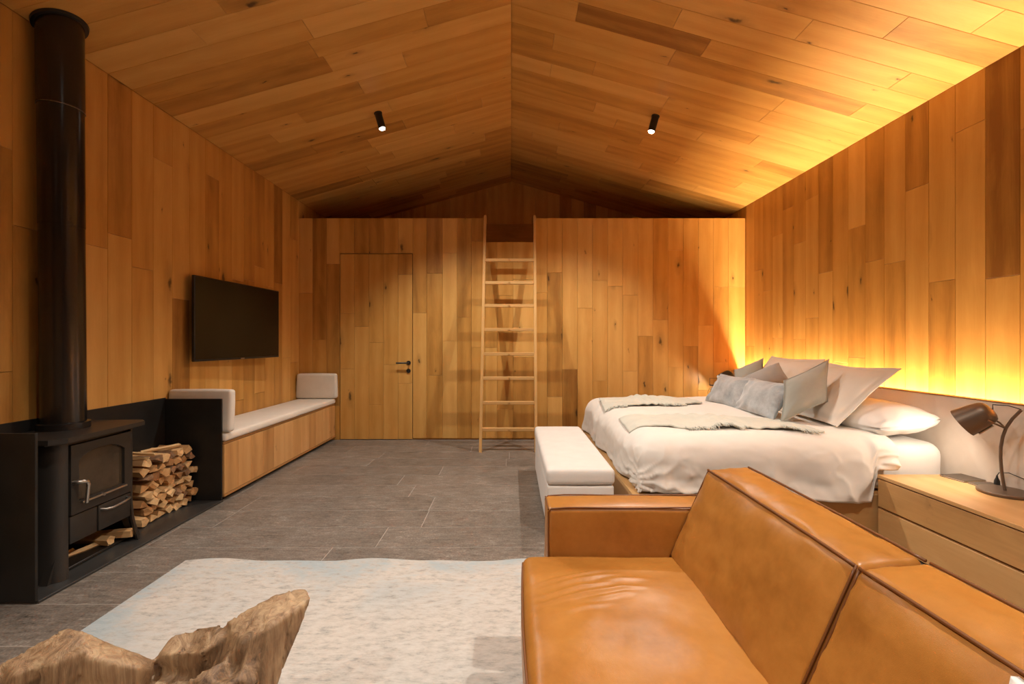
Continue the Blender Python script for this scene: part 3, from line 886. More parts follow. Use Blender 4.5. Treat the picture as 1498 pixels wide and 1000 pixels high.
# ------------------------------------------------------------------ tree root coffee table
def W(px, py, z):
    Z = (CAM_Z - z) * F / (py - 500.0)
    return Vector(((px - 748.0) / F * Z, Z, z))
def hull(bm, pts):
    vs_ = [bm.verts.new(p) for p in pts]
    r = bmesh.ops.convex_hull(bm, input=vs_)
    bmesh.ops.delete(bm, geom=[g for g in set(r['geom_interior'] + r['geom_unused']) if isinstance(g, bmesh.types.BMVert)], context='VERTS')
CHUNKS = [
    # right horn: broad worn top, fanned front running down to the floor
    [W(447, 864, .45), W(457, 876, .445), W(453, 890, .43), W(408, 873, .445), W(362, 894, .43), W(330, 914, .41), W(402, 920, .425), W(352, 946, .40), (-.60, .90, .03), (-.64, 1.00, .03), (-.76, 1.0, .03), (-.70, .86, .03)],
    # leaf shaped plate over a dark hollow
    [W(230, 966, .35), W(254, 934, .38), W(298, 919, .395), W(332, 918, .40), W(330, 942, .385), W(292, 964, .365), (-.80, 1.07, .29), (-.73, 1.05, .26), (-.86, 1.06, .28)],
    [W(300, 925, .385), W(340, 920, .40), W(345, 945, .38), (-.74, 1.08, .30), (-.66, 1.06, .30), (-.74, 1.0, .0), (-.66, 1.02, .0)],
    # left horn and the ridges that run down from it
    [W(98, 922, .435), W(122, 928, .43), W(62, 946, .415), W(2, 974, .395), W(20, 996, .385), W(85, 968, .405), W(128, 962, .41), (-1.06, .92, .06), (-.98, 1.00, .06), (-1.12, .88, .06)],
    [W(118, 928, .43), W(180, 954, .38), W(224, 970, .345), W(228, 990, .325), W(200, 984, .36), W(128, 968, .405), (-.92, 1.03, .10), (-1.0, .98, .08), (-.87, .98, .16)],
    [W(4, 974, .395), W(50, 965, .39), (-1.24, .84, .31), (-1.32, .74, .18), (-1.34, .72, .0), (-1.22, .66, .0), (-1.12, .82, .30), (-1.16, .86, .05)],
    # front lobes
    [W(268, 1002, .345), W(330, 966, .37), W(360, 968, .37), W(384, 1002, .33), W(330, 1004, .35), (-.70, .92, .22), (-.60, .88, .18), (-.76, .82, .05), (-.62, .82, .05)],
    [W(40, 1010, .34), W(110, 992, .355), W(190, 1008, .32), (-.98, .80, .28), (-.86, .80, .26), (-.95, .80, .02), (-.80, .82, .02)],
    [(-.94, .84, 0), (-.68, .84, 0), (-.66, 1.02, 0), (-.96, 1.02, 0), (-.94, .84, .16), (-.70, .86, .18), (-.68, 1.04, .30), (-.95, 1.04, .30)],
    # trunk and the side turned to the camera
    [(-1.08, .72, 0), (-.95, .92, 0), (-.72, .92, 0), (-.60, .74, 0), (-.72, .52, 0), (-.98, .50, 0), (-1.0, .72, .22), (-.92, .84, .20), (-.74, .84, .18), (-.70, .66, .22), (-.92, .58, .22)],
    [(-.70, .60, 0), (-.52, .46, 0), (-.58, .36, .06), (-.46, .36, .34), (-.54, .34, .38), (-.60, .46, .36), (-.78, .62, .2)],
    [(-1.02, .62, 0), (-1.20, .46, 0), (-1.10, .34, .06), (-1.22, .32, .36), (-1.12, .30, .40), (-1.06, .44, .36), (-.9, .62, .22)],
    [(-.62, .84, 0), (-.48, .82, 0), (-.50, .76, 0), (-.56, .82, .09), (-.70, .86, .16), (-.68, .76, .14)],
]
bm = B()
for c in CHUNKS: hull(bm, [Vector(q) for q in c])
me = mesh_of('root_coffee_table', bm, 180)
tmp = bpy.data.objects.new('tmp', me); C.objects.link(tmp)
md = tmp.modifiers.new('r', 'REMESH'); md.mode = 'VOXEL'; md.voxel_size = 0.0062; md.use_smooth_shade = True
dg = bpy.context.evaluated_depsgraph_get()
me2 = bpy.data.meshes.new_from_object(tmp.evaluated_get(dg))
bpy.data.objects.remove(tmp)
bm = bmesh.new(); bm.from_mesh(me2)
for _ in range(2): bmesh.ops.smooth_vert(bm, verts=bm.verts, factor=0.5, use_axis_x=True, use_axis_y=True, use_axis_z=True)
bm.normal_update()
dent = [(W(275, 946, .375), .055, .016), (W(160, 990, .34), .045, .024), (W(60, 1000, .36), .05, .018), (W(335, 985, .36), .035, .024), (W(335, 930, .39), .022, .012)]
for v in bm.verts:
    p = v.co
    w = noise.noise(Vector((p.x * 42, p.y * 42, p.z * 6)))
    g = noise.noise(Vector((p.x * 10, p.y * 10, p.z * 7)) + Vector((3, 1, 7)))
    cr = abs(noise.noise(Vector((p.x * 15, p.y * 15, p.z * 3.0)) + Vector((9, 4, 2))))
    d_ = 0.0016 * w + 0.0055 * g - 0.007 * max(0, 0.045 - cr) / 0.045
    for c, rr, dp in dent:
        k = (p - c).length / rr
        if k < 1: d_ -= dp * (1 - k * k) ** 2
    p += v.normal * d_
    if p.z < 0.0: p.z = 0.0
rt_loc = Vector((-.84, .72, 0.0115))
bmesh.ops.translate(bm, vec=(.84, -.72, 0), verts=bm.verts)
zmin = min(v.co.z for v in bm.verts)
o = obj('root_coffee_table', bm, ROOT, None, 180, rt_loc - Vector((0, 0, zmin)))
tag(o, 'gnarled brown tree root coffee table standing on the rug', 'table')
bpy.data.meshes.remove(me2)

# ------------------------------------------------------------------ leather sofa (origin on the rug below the far arm)
SO = Vector((0.45, 0.80, 0.0098))
sf = thing('leather_sofa', 'cognac brown leather sofa with square arms on the rug', 'sofa', SO)
def L_(p): return Vector(p) - SO
def soft(lo, hi, r, n, fn=None):
    lo, hi = L_(lo), L_(hi); c = (lo + hi) / 2; h = (hi - lo) / 2
    bm = B(); rbox(bm, h, r, n, fn)
    for v in bm.verts: v.co += c
    return bm
AY0, AY1, AZ = 1.445, 1.575, 0.550
for y0, y1 in ((AY0, AY1), (0.03, 0.16)):
    bm = soft((0.115, y0, 0.09), (0.80, y1, AZ), 0.016, (14, 3, 9), puff(0.004, 0.003, 0.003, y0, 6))
    arm = obj('arm', bm, LEATHER, sf, 180)
    bm = B()
    for yy in (y0 + .004, y1 - .004):
        tube(bm, [L_((0.119 + (.0 if i else 0), yy, z)) for i, z in ((0, .12), (0, .3), (0, .50), (0, AZ - .012))] + [L_((0.128, yy, AZ - .002))] + [L_((0.128 + .66 * t / 12, yy, AZ + .0005 + .001 * math.sin(t))) for t in range(1, 13)], 0.0026, 8)
    tube(bm, [L_((0.119, y0 + .006 + (y1 - y0 - .012) * t / 6, AZ - .004)) for t in range(7)], 0.0026, 8)
    obj('arm_seam', bm, SEAM, arm, 180); arm.children[0]['kind'] = 'stuff'
obj('seat_base', soft((0.10, 0.165, 0.09), (0.80, 1.44, 0.245), 0.012, (10, 20, 4)), LEATHER, sf, 180)
obj('back_frame', soft((0.722, 0.165, 0.10), (0.835, 1.57, 0.632), 0.012, (4, 20, 8)), LEATHER, sf, 180)
for x, y_ in ((0.16, 0.10), (0.16, 1.50), (0.76, 0.10), (0.76, 1.50)):
    bm = B(); a, b = L_((x - .03, y_ - .03, 0.0100)), L_((x + .03, y_ + .03, 0.0895)); box(bm, a, b, .004)
    obj('leg', bm, BLACK_METAL, sf, 40)
# seat cushions, softly creased towards the far arm
for y0, y1, sd in ((0.806, 1.440, 1.0), (0.168, 0.802, 5.0)):
    cy = (y0 + y1) / 2
    def fn(u, p, sd=sd):
        q = p.copy()
        b = (1 - min(1, abs(u.x)) ** 3) * (1 - min(1, abs(u.y)) ** 3)
        if u.z > 0:
            q.z += 0.020 * b
            s = p.x * 3.2 + p.y * 8.5
            k = math.exp(-((u.x + .25) ** 2) / .30 - ((u.y - .45) ** 2) / .20)
            wl_ = p.y + 0.9 * (p.x - .03) ** 2 + 0.014 * fbm((p.x, p.y, sd), 5)
            for yc, am, x0_, x1_ in ((.185, .0030, -.26, -.02), (.158, .0036, -.24, .02), (.120, .0046, -.25, -.02), (.088, .0060, -.25, .06), (.060, .0034, -.13, .02), (.135, .0030, -.08, .08), (.030, .0022, -.2, -.05)):
                if x0_ < p.x + .0 < x1_:
                    t_ = (p.x - x0_) / (x1_ - x0_)
                    q.z += am * 4 * t_ * (1 - t_) * math.exp(-((wl_ - yc) / .0095) ** 2)
            q.z += 0.004 * fbm((p.x + sd, p.y, 0), 5)
        q.x += -0.010 * (1 - u.y * u.y) * (1 - u.z * u.z) * (1 if u.x < 0 else 0)
        return q
    bm = soft((0.035, y0, 0.247), (0.585, y1, 0.405), 0.026, (50, 110, 6), fn)
    sc1 = obj('seat_cushion', bm, LEATHER, sf, 180)
    bm = B()
    tube(bm, [L_((0.0365 - 0.008 * (1 - (2 * t / 20 - 1) ** 2), y0 + .02 + (y1 - y0 - .04) * t / 20, 0.388)) for t in range(21)], 0.0032, 8)
    obj('seat_seam', bm, SEAM, sc1, 180)
# wedge shaped back cushions
F0, F1, B1, B0 = Vector((.500, .395)), Vector((.628, .676)), Vector((.757, .686)), Vector((.716, .36))
def wedge(s, t): return (F0 * (1 - t) + F1 * t) * (1 - s) + (B0 * (1 - t) + B1 * t) * s
for y0, y1, sd in ((0.8195, 1.444, 2.0), (0.17, 0.8185, 7.0)):
    cy, hy = (y0 + y1) / 2, (y1 - y0) / 2
    def fn(u, p, sd=sd):
        q = p.copy()
        s, t = (u.x + 1) / 2, (u.z + 1) / 2
        w = wedge(s, t)
        b = (1 - u.y ** 4) * (1 - u.z ** 4)
        x, z = w.x, w.y
        if u.x < 0: x -= 0.016 * b * -u.x
        if u.z > 0: z += 0.010 * (1 - u.y ** 4) * (1 - u.x ** 2) * u.z
        x += 0.004 * fbm((u.x, u.y * 3 + sd, u.z * 2), 1.6); z += 0.003 * fbm((u.x + 4, u.y * 3 + sd, u.z), 2)
        return L_((x, cy + p.y, z))
    bm = B(); rbox(bm, (0.065, hy, 0.145), 0.016, (8, 34, 20), fn)
    bc = obj('back_cushion', bm, LEATHER, sf, 180)
    for s, t0 in ((0.035, .992), (0.985, .990)):
        bm = B(); w = wedge(s, t0)
        tube(bm, [L_((w.x + (-.004 if s < .5 else .002), cy + hy * (-1 + 2 * i / 24) * .985, w.y + .001 + .002 * (1 - (2 * i / 24 - 1) ** 4))) for i in range(25)], 0.0032, 8)
        obj('top_seam', bm, SEAM, bc, 180)
    for e in (-.985, .985):
        bm = B()
        tube(bm, [L_((wedge(.02, t / 12).x, cy + hy * e, wedge(.02, t / 12).y)) for t in range(13)], 0.0028, 8)
        obj('end_seam', bm, SEAM, bc, 180)

# ------------------------------------------------------------------ pillows
def pillow_mesh(w, h, t, seed, flange=0.0, wr=0.006, n=34, pinch=0.07, rnd=0.0):
    bm = B(); S = []
    fu = 1 - 2 * flange / w; fv = 1 - 2 * flange / h
    for side in (1, -1):
        g = []
        for j in range(n + 1):
            row = []
            for i in range(n + 1):
                u = math.sin((2 * i / n - 1) * math.pi / 2); v = math.sin((2 * j / n - 1) * math.pi / 2)
                x = w / 2 * u * (1 - pinch * (1 - v * v) * u * u); y_ = h / 2 * v * (1 - pinch * (1 - u * u) * v * v)
                a, b = min(1, abs(u) / fu), min(1, abs(v) / fv)
                th = ((1 - a ** 2.4) * (1 - b ** 2.4)) ** 0.58
                z = side * (t / 2 * th + 0.003)
                edge = max(abs(u), abs(v)) >= 0.9999
                if edge:
                    z = 0.0; x *= 1 - rnd * u * u * v * v; y_ *= 1 - rnd * u * u * v * v
                else:
                    wn = fbm((x * 1.3 + seed, y_ * 1.3, side * .2), 6, 3)
                    # creases run in from the corners
                    cw = math.sin((abs(u) - abs(v)) * 11 + 3 * wn) * (abs(u * v)) ** 1.2
                    z += side * (wr * wn * min(1, th * 2) + wr * .8 * cw * min(1, 3 * th))
                    z += 0.012 * fbm((x + seed, y_ + 5, 0), 2.5, 2)
                x *= 1 - rnd * u * u * v * v; y_ *= 1 - rnd * u * u * v * v
                row.append((x, y_, z))
            g.append(row)
        S.append(g)
    cache = {}
    def vert(s, i, j):
        if i in (0, n) or j in (0, n): s = 0
        k = (s, i, j)
        if k not in cache: cache[k] = bm.verts.new(S[s][j][i])
        return cache[k]
    for s in (0, 1):
        for j in range(n):
            for i in range(n):
                q = [vert(s, i, j), vert(s, i + 1, j), vert(s, i + 1, j + 1), vert(s, i, j + 1)]
                bm.faces.new(q if s == 0 else q[::-1])
    return mesh_of('pillow', bm, 180)

def pillow(name, mat, c, xd, yd, w, h, t, seed, label, cat='pillow', flange=0.0, wr=0.006, group=None, pinch=0.07, rnd=0.0):
    """centre, width direction, height direction"""
    me = pillow_mesh(w, h, t, seed, flange, wr, pinch=pinch, rnd=rnd); me.materials.append(mat)
    o = bpy.data.objects.new(name, me); C.objects.link(o)
    x = Vector(xd).normalized(); y_ = Vector(yd); y_ = (y_ - x * y_.dot(x)).normalized()
    M = Matrix((x, y_, x.cross(y_))).transposed().to_4x4(); M.translation = Vector(c)
    o.matrix_world = M
    return tag(o, label, cat, group)

# ------------------------------------------------------------------ bed: platform, mattress, duvet
BX0, BX1, BY0, BY1 = 0.673, 2.452, 2.492, 4.405
bp = thing('bed_platform', 'low oak bed platform under the white mattress', 'bed', (BX0, BY0, 0))
obj('platform_base', lbox(bp, (BX0 + .004, BY0 + .004, 0.0005), (BX1, BY1 - .004, 0.236), .002), OAK_PALE, bp, None)
for lo, hi in (((BX0, BY0, 0.0), (BX0 + .052, BY1, 0.24)), ((BX0 + .0525, BY0, 0.0), (BX1, BY0 + .040, 0.24)), ((BX0 + .0525, BY1 - .040, 0.0), (BX1, BY1, 0.24))):
    lo = (lo[0], lo[1], 0.0008)
    o = obj('rim_board', lbox(bp, lo, hi, .002), OAK_PALE_Y if hi[0] < 1 else OAK_PALE, bp, None); o['tone'] = .65
bm = B(); h = ((2.452 - 0.77) / 2, (4.36 - 2.535) / 2, 0.135)
rbox(bm, h, 0.07, (30, 30, 5), puff(0.010, 0.012, 0.006, 2.2, 4))
mt = obj('mattress', bm, SHEET, None, 180, ((2.452 + .77) / 2, (4.36 + 2.535) / 2, 0.3765))
tag(mt, 'thick mattress in a white fitted sheet on the oak platform', 'mattress')

TOP, RR = 0.555, 0.150
XI, YI0, YI1, XH = 0.700 + RR, 2.478 + RR, 4.425 - RR, 2.125
QA = RR * math.pi / 2
def prof(m):
    if m <= QA: return RR * math.sin(m / RR), RR * (1 - math.cos(m / RR))
    e = m - QA
    return RR + 0.05 * e, RR + e
def duvet_point(a, b, c):
    """a: reach past the foot edge, b / c: reach past the near / far edge (may be negative inside)"""
    A = max(0, a); Bq = max(0, b); Cq = max(0, c)
    sgn = -1 if Bq >= Cq else 1; D = max(Bq, Cq)
    m = max(A, D)
    if m > 0:
        hyp = math.hypot(A, D); o_, dz = prof(m)
        dx, dy = -o_ * A / hyp, sgn * o_ * D / hyp
    else: dx = dy = dz = 0
    return dx, dy, dz, m
def top_crown(x, y_):
    u = (x - 1.6) / 1.0; v = (y_ - 3.45) / 1.0
    return 0.022 * max(0, 1 - u * u) * max(0, 1 - v * v) + 0.010 * fbm((x, y_, 1.3), 2.2, 3)
bm = B(); NA, NB = 190, 260
amin, amax = -(XH - XI), 0.385
b0, b1 = -0.385, (YI1 - YI0) + 0.385
G = []
for j in range(NB + 1):
    row = []
    sb = b0 + (b1 - b0) * j / NB
    for i in range(NA + 1):
        a = amin + (amax - amin) * i / NA
        near, far = -sb, sb - (YI1 - YI0)
        dx, dy, dz, m = duvet_point(a, near, far)
        x = XI - min(a, 0) + dx; y_ = YI0 + max(0, min(sb, YI1 - YI0)) + dy
        z = TOP - dz + top_crown(x, y_) * max(0, 1 - m / .2)
        # folds on the hanging sides
        k = max(0, min(1, (m - 0.06) / 0.30))
        corner = (max(0, a) * max(0, max(near, far))) ** .5 / .385
        per = (x * 1.0 + y_ * 0.35) if max(near, far) > a else y_
        ang = math.atan2(max(0, max(near, far)), max(1e-6, max(0, a))) if corner > 0 else 0
        f = 0.013 * math.sin(per * 15 + 4 * fbm((x, y_, z), 2.0)) * k + 0.020 * fbm((x * 1.5, y_ * 1.5, z * 2.2), 3.2, 3) * (0.30 + .70 * k)
        cdx, cdy = x - (XI - RR * .9), y_ - (YI0 - RR * .9)
        cd_ = math.hypot(cdx, cdy); ca = math.atan2(z - .30, abs(cdx) + .25 * abs(cdy) + .02)
        fan = math.exp(-((cd_ - .16) / .22) ** 2) * k
        if near > 0 or a > 0: f += 0.016 * fan * (1 - abs(math.sin(ca * 7 + 2.2 * fbm((x, y_, z), 5))) ** .6 * 1.6)
        f += 0.020 * corner * math.sin(ang * 8 + 1.5) * k
        dirx, diry = (dx, dy)
        ln = math.hypot(dx, dy)
        nx_, ny_, nz_ = ((dx / ln * k, dy / ln * k, 1 - k) if ln > 1e-6 else (0, 0, 1))
        x += nx_ * f; y_ += ny_ * f; z += nz_ * f * .7
        # diagonal drag lines on the near side, and a hem that dips towards the head
        if near > 0:
            y_ += -0.009 * (1 - 1.7 * abs(math.sin((x * 1.1 + z * 3.0) * 7 + 2.5 * fbm((x * 1.5, z * 2, 3), 2.5))) ** .55) * k * (0.35 + .65 * max(0, min(1, (x - 1.35) / .5)))
            if m > QA: z -= 0.055 * max(0, min(1, (x - 1.0) / .9)) * (m - QA) / .15
            kz = max(0, min(1, (x - 1.972) / .045)); hz_ = 0.20 + 0.18 * kz * kz * (3 - 2 * kz); z = hz_ + (max(z, .17) - .20) * (TOP - hz_) / (TOP - .20) if z < TOP else z
        z = max(z, 0.246) if (y_ > BY0 or x < 1.2) else max(z, 0.17)
        row.append(bm.verts.new((x, y_, z)))
    G.append(row)
for j in range(NB):
    for i in range(NA): bm.faces.new((G[j][i], G[j][i + 1], G[j + 1][i + 1], G[j + 1][i]))
dv = obj('duvet', bm, DUVET, None, 180)
so = dv.modifiers.new('thickness', 'SOLIDIFY'); so.thickness = 0.016; so.offset = -1.0
tag(dv, 'rumpled off-white duvet spread over the mattress', 'duvet')

def bed_z(x, y_):
    d_ = max(0, XI - x, YI0 - y_, y_ - YI1)
    d_ = min(d_, RR * .98)
    return TOP - (RR - math.sqrt(RR * RR - d_ * d_)) + top_crown(x, y_) * max(0, 1 - d_ / .2) + 0.005
def throw(name, corners, label, seed, fringe):
    """corners: foot-near, head-near, head-far, foot-far"""
    c = [Vector(p) for p in corners]; n, m = 80, 34; bm = B(); g = []
    root = thing(name, label, 'throw', (c[0].x, c[0].y, TOP))
    for j in range(m + 1):
        row = []
        for i in range(n + 1):
            u, v = i / n, j / m
            p = (c[0] * (1 - u) + c[1] * u) * (1 - v) + (c[3] * (1 - u) + c[2] * u) * v
            e = 0.018 * math.sin(u * 9 + seed) + 0.02 * fbm((u * 3, seed, v), 1.5)
            p = p + Vector((0.0, e * (1 - v)))
            z = bed_z(p.x, p.y)
            fold = math.exp(-((u - .55) / .18) ** 2)
            z += 0.004 + 0.020 * max(0, fbm((p.x * 2, p.y * 2, seed), 3, 3)) + 0.014 * fold * (0.5 + .5 * math.sin(u * 70 + v * 5 + 2 * fbm((u, v, seed), 4)))
            row.append(bm.verts.new((p.x - c[0].x, p.y - c[0].y, z - TOP)))
        g.append(row)
    for j in range(m):
        for i in range(n): bm.faces.new((g[j][i], g[j][i + 1], g[j + 1][i + 1], g[j + 1][i]))
    edge = [(v.co.copy()) for v in g[0]]
    o = obj('blanket', bm, THROW, root, 180)
    s_ = o.modifiers.new('thickness', 'SOLIDIFY'); s_.thickness = 0.009; s_.offset = 1.0
    fr = random.Random(int(seed * 10)); bm = B()
    for i in range(n):
        if any(a <= i / n <= b for a, b in fringe):
            for q in (0, .5):
                p = edge[i].lerp(edge[i + 1], q)
                tube(bm, [p + Vector((0, .004, .006)), p + Vector((fr.uniform(-.006, .006), -.018, .004)), p + Vector((fr.uniform(-.012, .012), -.040, -.004 + fr.uniform(-.004, .004)))], [.004, .0035, .0022], 5)
    f = obj('fringe', bm, THROW, root, 180); f['kind'] = 'stuff'
throw('throw_blanket', ((0.735, 2.80), (1.80, 2.60), (1.74, 2.98), (0.76, 3.20)), 'pale sage throw with fringe along the front side of the bed, over the duvet', 1.7, ((.30, .62), (.8, .95)))
throw('throw_blanket', ((0.745, 3.60), (1.55, 3.66), (1.50, 4.10), (0.80, 4.10)), 'pale sage throw with fringe across the duvet near the oak partition', 4.2, ((.02, .22), (.55, .8)))

# pillows at the head
pillow('sleeping_pillow', SHEET, (2.250, 2.80, 0.618), (0, 1, 0), (.97, 0, .16), 0.60, 0.40, 0.17, 1.0, 'white sleeping pillow lying at the headboard beside the desk lamp', pinch=-.01, rnd=.14, wr=.010)
pillow('square_sham', SHAM, (2.140, 3.000, 0.750), (.04, 1, 0), (.70, 0, .66), 0.64, 0.51, 0.13, 2.0, 'large cream square pillow with flanged edge propped in front of the white pillow', flange=0.035, wr=.009)
pillow('square_sham', SHAM, (2.185, 3.72, 0.760), (-.05, 1, 0), (.64, 0, .72), 0.64, 0.52, 0.13, 3.0, 'large cream square pillow with flanged edge behind the grey cushions', flange=0.035, wr=.009)
def ray(px, py, Z): return Vector(((px - 748) / F * Z, Z, CAM_Z - (py - 500) / F * Z))
def slumped(T, Rr, Bm, mat, t, seed, label, flange):
    """cushion slumped into a skewed square; top, near and low corner given"""
    x, y_ = (Rr - Bm) * 1.06, (T - Rr) * 1.06
    w, h = x.length, y_.length; n = x.cross(y_).normalized(); c = (T + Bm) / 2
    me = pillow_mesh(w, h, t, seed, flange, .007)
    for v in me.vertices:
        q = v.co.copy(); v.co = x / w * q.x + y_ / h * q.y + n * q.z
    me.materials.append(mat)
    o = bpy.data.objects.new('square_cushion', me); C.objects.link(o); o.location = c
    return tag(o, label, 'cushion')
slumped(ray(1211, 527, 3.0), ray(1209, 586, 2.88), ray(1143, 618, 2.86), SAGE, .14, 4.0, 'sage grey square cushion with piped edge leaning on the cream pillows', .014)
slumped(ray(1138, 532, 3.58), ray(1156, 560, 3.42), ray(1098, 584, 3.40), SAGE_D, .13, 5.0, 'mid grey square cushion between the sage grey cushions', 0)
slumped(ray(1116, 525, 4.05), ray(1118, 555, 3.90), ray(1076, 572, 3.90), SAGE, .13, 6.0, 'sage grey square cushion closest to the black lamp', .012)
pillow('lumbar_cushion', BLUEGREY, (1.775, 3.20, .690), (.02, 1, 0), (.5, 0, .85), 0.54, 0.27, 0.12, 7.0, 'blue grey crushed velvet lumbar cushion overlapping its twin', 'cushion', wr=.016)
pillow('lumbar_cushion', BLUEGREY, (1.770, 3.66, .690), (-.06, 1, 0), (.5, 0, .85), 0.52, 0.27, 0.12, 7.7, 'blue grey crushed velvet lumbar cushion partly covered by its twin', 'cushion', wr=.016)
pillow('white_cushion', SHEET, (0.455, 0.298, .598), (0, 1, 0), (.19, 0, .98), 0.27, 0.335, 0.09, 12.0, 'white cushion standing on the sofa seat', 'cushion')

# ------------------------------------------------------------------ headboard with hidden light strip
HBX0, HBX1, HBZ, HBY0 = 2.462, 2.520, 0.780, 1.0
hb = thing('headboard', 'long beige upholstered headboard along the right wall', 'headboard', (HBX0, HBY0, 0))
bm = B(); lo, hi = loc((HBX0, HBY0, 0.001), (HBX1 - .012, YP - .003, HBZ - .006), hb.location); box(bm, lo, hi, .006)
obj('padded_panel', bm, HEADB, hb, 40)
bm = B(); lo, hi = loc((HBX0 + .004, HBY0, HBZ - .0055), (HBX1, YP - .003, HBZ), hb.location); box(bm, lo, hi, .001, 1)
obj('top_rail', bm, OAK_PALE_Y, hb, None)
bm = B(); lo, hi = loc((HBX1 - .0115, HBY0, 0.001), (HBX1, YP - .003, HBZ - .006), hb.location); box(bm, lo, hi, 0)
obj('back_board', bm, OAK_PALE_Y, hb, None)
bm = B(); box(bm, (HBX1 + .010, HBY0 + .05, HBZ - .145), (HBX1 + .066, YP - .01, HBZ - .140), 0)
ls = obj('led_strip', bm, LED, hb, None); ls.location = -hb.location
ls['label'] = 'warm glowing light strip'

# ------------------------------------------------------------------ nightstands
def nightstand(name, X0, X1, Y0_, Y1_, label):
    H = 0.36
    ns = thing(name, label, 'nightstand', (X0, Y0_, 0))
    q = lambda lo, hi, bev=.0015: (lambda ab: box(B(), ab[0], ab[1], bev, 1))(loc(lo, hi, ns.location))
    obj('carcass', q((X0 + .022, Y0_ + .004, 0.0005), (X1, Y1_ - .004, H - .0185)), OAK_PALE_Y, ns, None)
    o = obj('top_board', q((X0, Y0_, H - .018), (X1, Y1_, H)), OAK_PALE_Y, ns, None); o['tone'] = .75
    for z0, z1 in ((0.188, H - .024), (0.012, 0.176)):
        o = obj('drawer', q((X0 + .002, Y0_ + .002, z0), (X0 + .0215, Y1_ - .002, z1)), OAK_PALE_Y, ns, None); o['tone'] = R.uniform(.4, .7)
    return ns
nightstand('nightstand', 2.000, 2.4605, 1.22, 2.466, 'long oak nightstand with two drawers beside the sofa')
nightstand('nightstand', 2.000, 2.4605, 4.455, 4.985, 'small oak nightstand between the bed and the partition')

# ------------------------------------------------------------------ lamps
def lamp(X, Y, Z, aim, label, mat, cord=True):
    """desk lamp; aim: horizontal direction the shade points to"""
    t = thing('desk_lamp', label, 'lamp', (X, Y, Z), math.atan2(aim[1], aim[0]))
    bm = B(); lathe(bm, [(0, 0), (0.096, 0), (0.098, 0.004), (0.098, 0.012), (0.094, 0.016), (0, 0.016)], 48); obj('base', bm, mat, t, 40)
    st_ = [(0, 0, 0.0165), (.006, 0, .06), (.011, 0, .11), (.014, 0, .17), (.013, 0, .22), (.007, 0, .27), (-.004, 0, .315), (-.024, 0, .36), (-.052, 0, .405)]
    bm = B(); tube(bm, st_, [.0065] * len(st_), 12); obj('stem', bm, mat, t, 60)
    # shade: rounded cylinder tilted down
    ax = Vector((.80, 0, -.60)).normalized()
    M = Matrix.Translation((.085, 0, .362)) @ ax.to_track_quat('Z', 'Y').to_matrix().to_4x4()
    bm = B(); lathe(bm, [(0, -.055), (.030, -.053), (.046, -.045), (.054, -.030), (.060, .0), (.070, .075), (.0685, .075), (.0585, .0), (.0525, -.028), (.045, -.042), (.03, -.050), (0, -.052)], 40, M)
    sh = obj('shade', bm, mat, t, 40)
    for s in (-1, 1):
        bm = B(); tube(bm, [(-.002, 0, .312), (.020, s * .045, .330), (.050, s * .064, .348)], .0042, 8); obj('fork_arm', bm, mat, t, 60)
    bm = B(); tube(bm, [M @ Vector((0, -.0625, -.012)), M @ Vector((0, -.071, .055))], .0045, 8); obj('slot', bm, CHROME, sh, 60)
    bm = B(); tube(bm, [M @ Vector((-.03, 0, -.054)), (.04, 0, .420), (-.01, 0, .421), (-.052, 0, .407)], .0022, 6); obj('cable', bm, BLACK_METAL, t, 60)
    bm = B(); bmesh.ops.create_uvsphere(bm, u_segments=16, v_segments=10, radius=.022, matrix=M @ Matrix.Translation((0, 0, .012))); obj('bulb', bm, LAMP_GLOW, sh, 180)
    l = bpy.data.lights.new('lamp_light', 'POINT'); l.energy = LAMP_WATT; l.color = LAMP_COL; l.shadow_soft_size = .02
    lo_ = bpy.data.objects.new('lamp_light', l); C.objects.link(lo_); lo_.parent = t; lo_.location = M @ Vector((0, 0, .045))
LAMP_GLOW = emit_mat('lamp_glow', (1.0, .85, .62), 12.0)
lamp(2.352, 2.150, 0.3603, (-.62, .78), 'dark bronze desk lamp on the long nightstand', BRONZE)
lamp(2.356, 4.745, 0.3603, (-1.0, -.05), 'black desk lamp on the small nightstand by the partition', BLACK_METAL)

# small things on the near nightstand
def flat(name, c, sx, sy, h, rz, label, cat, cov):
    t = thing(name, label, cat, c, rz)
    obj('pages', box(B(), (-sx / 2 + .002, -sy / 2 + .002, .0022), (sx / 2 - .002, sy / 2 - .002, h - .0022)), PAPER, t, None)
    obj('cover', box(B(), (-sx / 2, -sy / 2, 0), (sx / 2, sy / 2, .002), .0005, 1), cov, t, None)
    obj('cover', box(B(), (-sx / 2, -sy / 2, h - .002), (sx / 2, sy / 2, h), .0005, 1), cov, t, None)
flat('notebook', (2.385, 2.385, .3603), .13, .12, .009, .1, 'thin dark notebook on the nightstand close to the mattress', 'notebook', NOTE)
flat('notebook', (2.388, 2.262, .3603), .11, .09, .009, -.05, 'thin dark notebook on the nightstand behind the lamp base', 'notebook', NOTE)
ch = thing('charger_cable', 'charger plug with looping black cable behind the desk lamp', 'charger', (2.435, 2.262, .3695))
bm = B(); lathe(bm, [(0, 0), (.012, 0), (.011, .018), (.005, .034), (.003, .045), (0, .045)], 14); obj('plug', bm, BLACK_METAL, ch, 40)
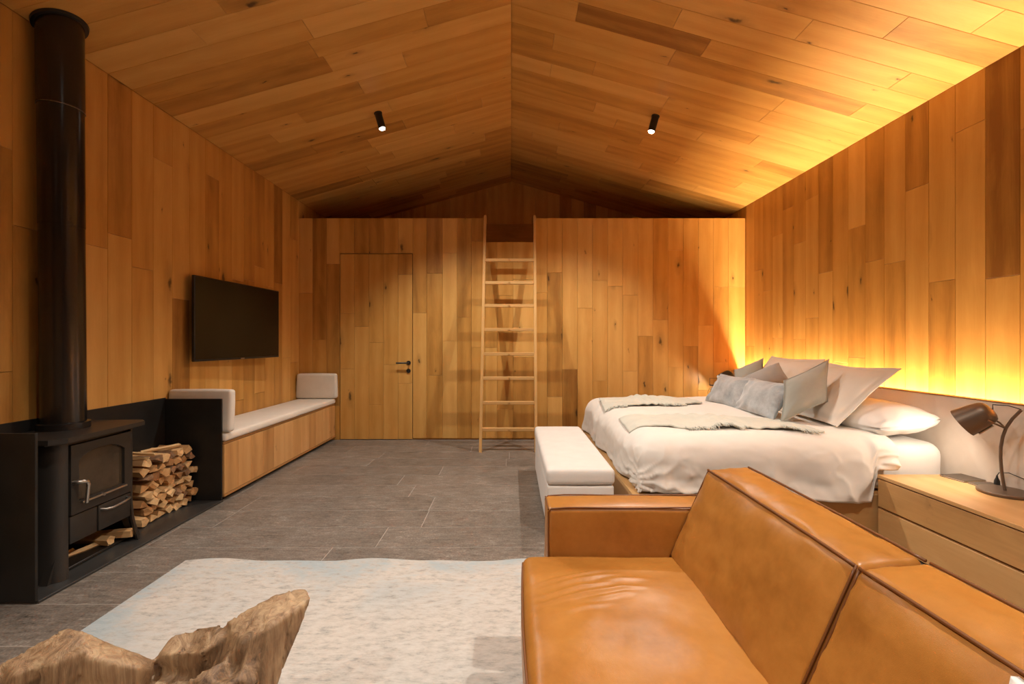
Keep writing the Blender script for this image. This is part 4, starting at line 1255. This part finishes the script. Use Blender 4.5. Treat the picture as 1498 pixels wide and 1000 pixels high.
bm = B(); tube(bm, [(0, 0, .044), (0, -.01, .062), (.004, -.05, .072), (.01, -.11, .060), (.014, -.17, .030), (.014, -.24, -.006), (.010, -.42, -.0065)], .0022, 6); obj('cable', bm, BLACK_METAL, ch, 60)
# lantern on the far nightstand
ln_ = thing('glass_lantern', 'small glass lantern with wire handle beside the black lamp', 'lantern', (2.105, 4.70, .3603))
bm = B(); lathe(bm, [(0, 0), (.052, 0), (.052, .010), (0, .010)], 28); obj('base', bm, BLACK_METAL, ln_, 40)
bm = B(); lathe(bm, [(.048, .0105), (.056, .06), (.056, .20), (.034, .255), (.034, .285), (.031, .285), (.031, .253), (.053, .198), (.053, .06), (.045, .0105)], 32, closed=True); obj('glass_body', bm, GLASS, ln_, 60)
bm = B(); lathe(bm, [(0, .0105), (.027, .0105), (.027, .24), (.022, .246), (0, .243)], 20); obj('candle', bm, CANDLE, ln_, 40)
bm = B(); tube(bm, [(-.038, 0, .27), (-.038, 0, .345), (.038, 0, .345), (.038, 0, .27)], .003, 8); lathe(bm, [(.0345, .268), (.039, .268), (.039, .276), (.0345, .276)], 28, closed=True); obj('handle', bm, BLACK_METAL, ln_, 60)

# ------------------------------------------------------------------ ottoman
OX0, OX1, OY0, OY1 = 0.195, 0.578, 2.50, 3.80
ot = thing('storage_ottoman', 'white upholstered storage ottoman at the foot of the bed', 'ottoman', ((OX0 + OX1) / 2, (OY0 + OY1) / 2, 0))
hx_, hy_ = (OX1 - OX0) / 2, (OY1 - OY0) / 2
def put(half, cz, r, n, fn):
    bm = B(); rbox(bm, half, r, n, fn)
    for v in bm.verts: v.co.z += cz
    return bm
obj('box_body', put((hx_ - .006, hy_ - .006, .134), .150, .014, (8, 20, 5), puff(0, .004, .002, 1, 5)), OTTO, ot, 180)
obj('lid', put((hx_, hy_, .045), .331, .026, (10, 24, 3), puff(.010, .003, .002, 4, 4)), OTTO, ot, 180)
for sx in (-1, 1):
    for sy in (-1, 1):
        obj('foot', box(B(), (sx * (hx_ - .05) - .02, sy * (hy_ - .06) - .02, 0.0005), (sx * (hx_ - .05) + .02, sy * (hy_ - .06) + .02, .0175), .002, 1), BLACK_METAL, ot, None)
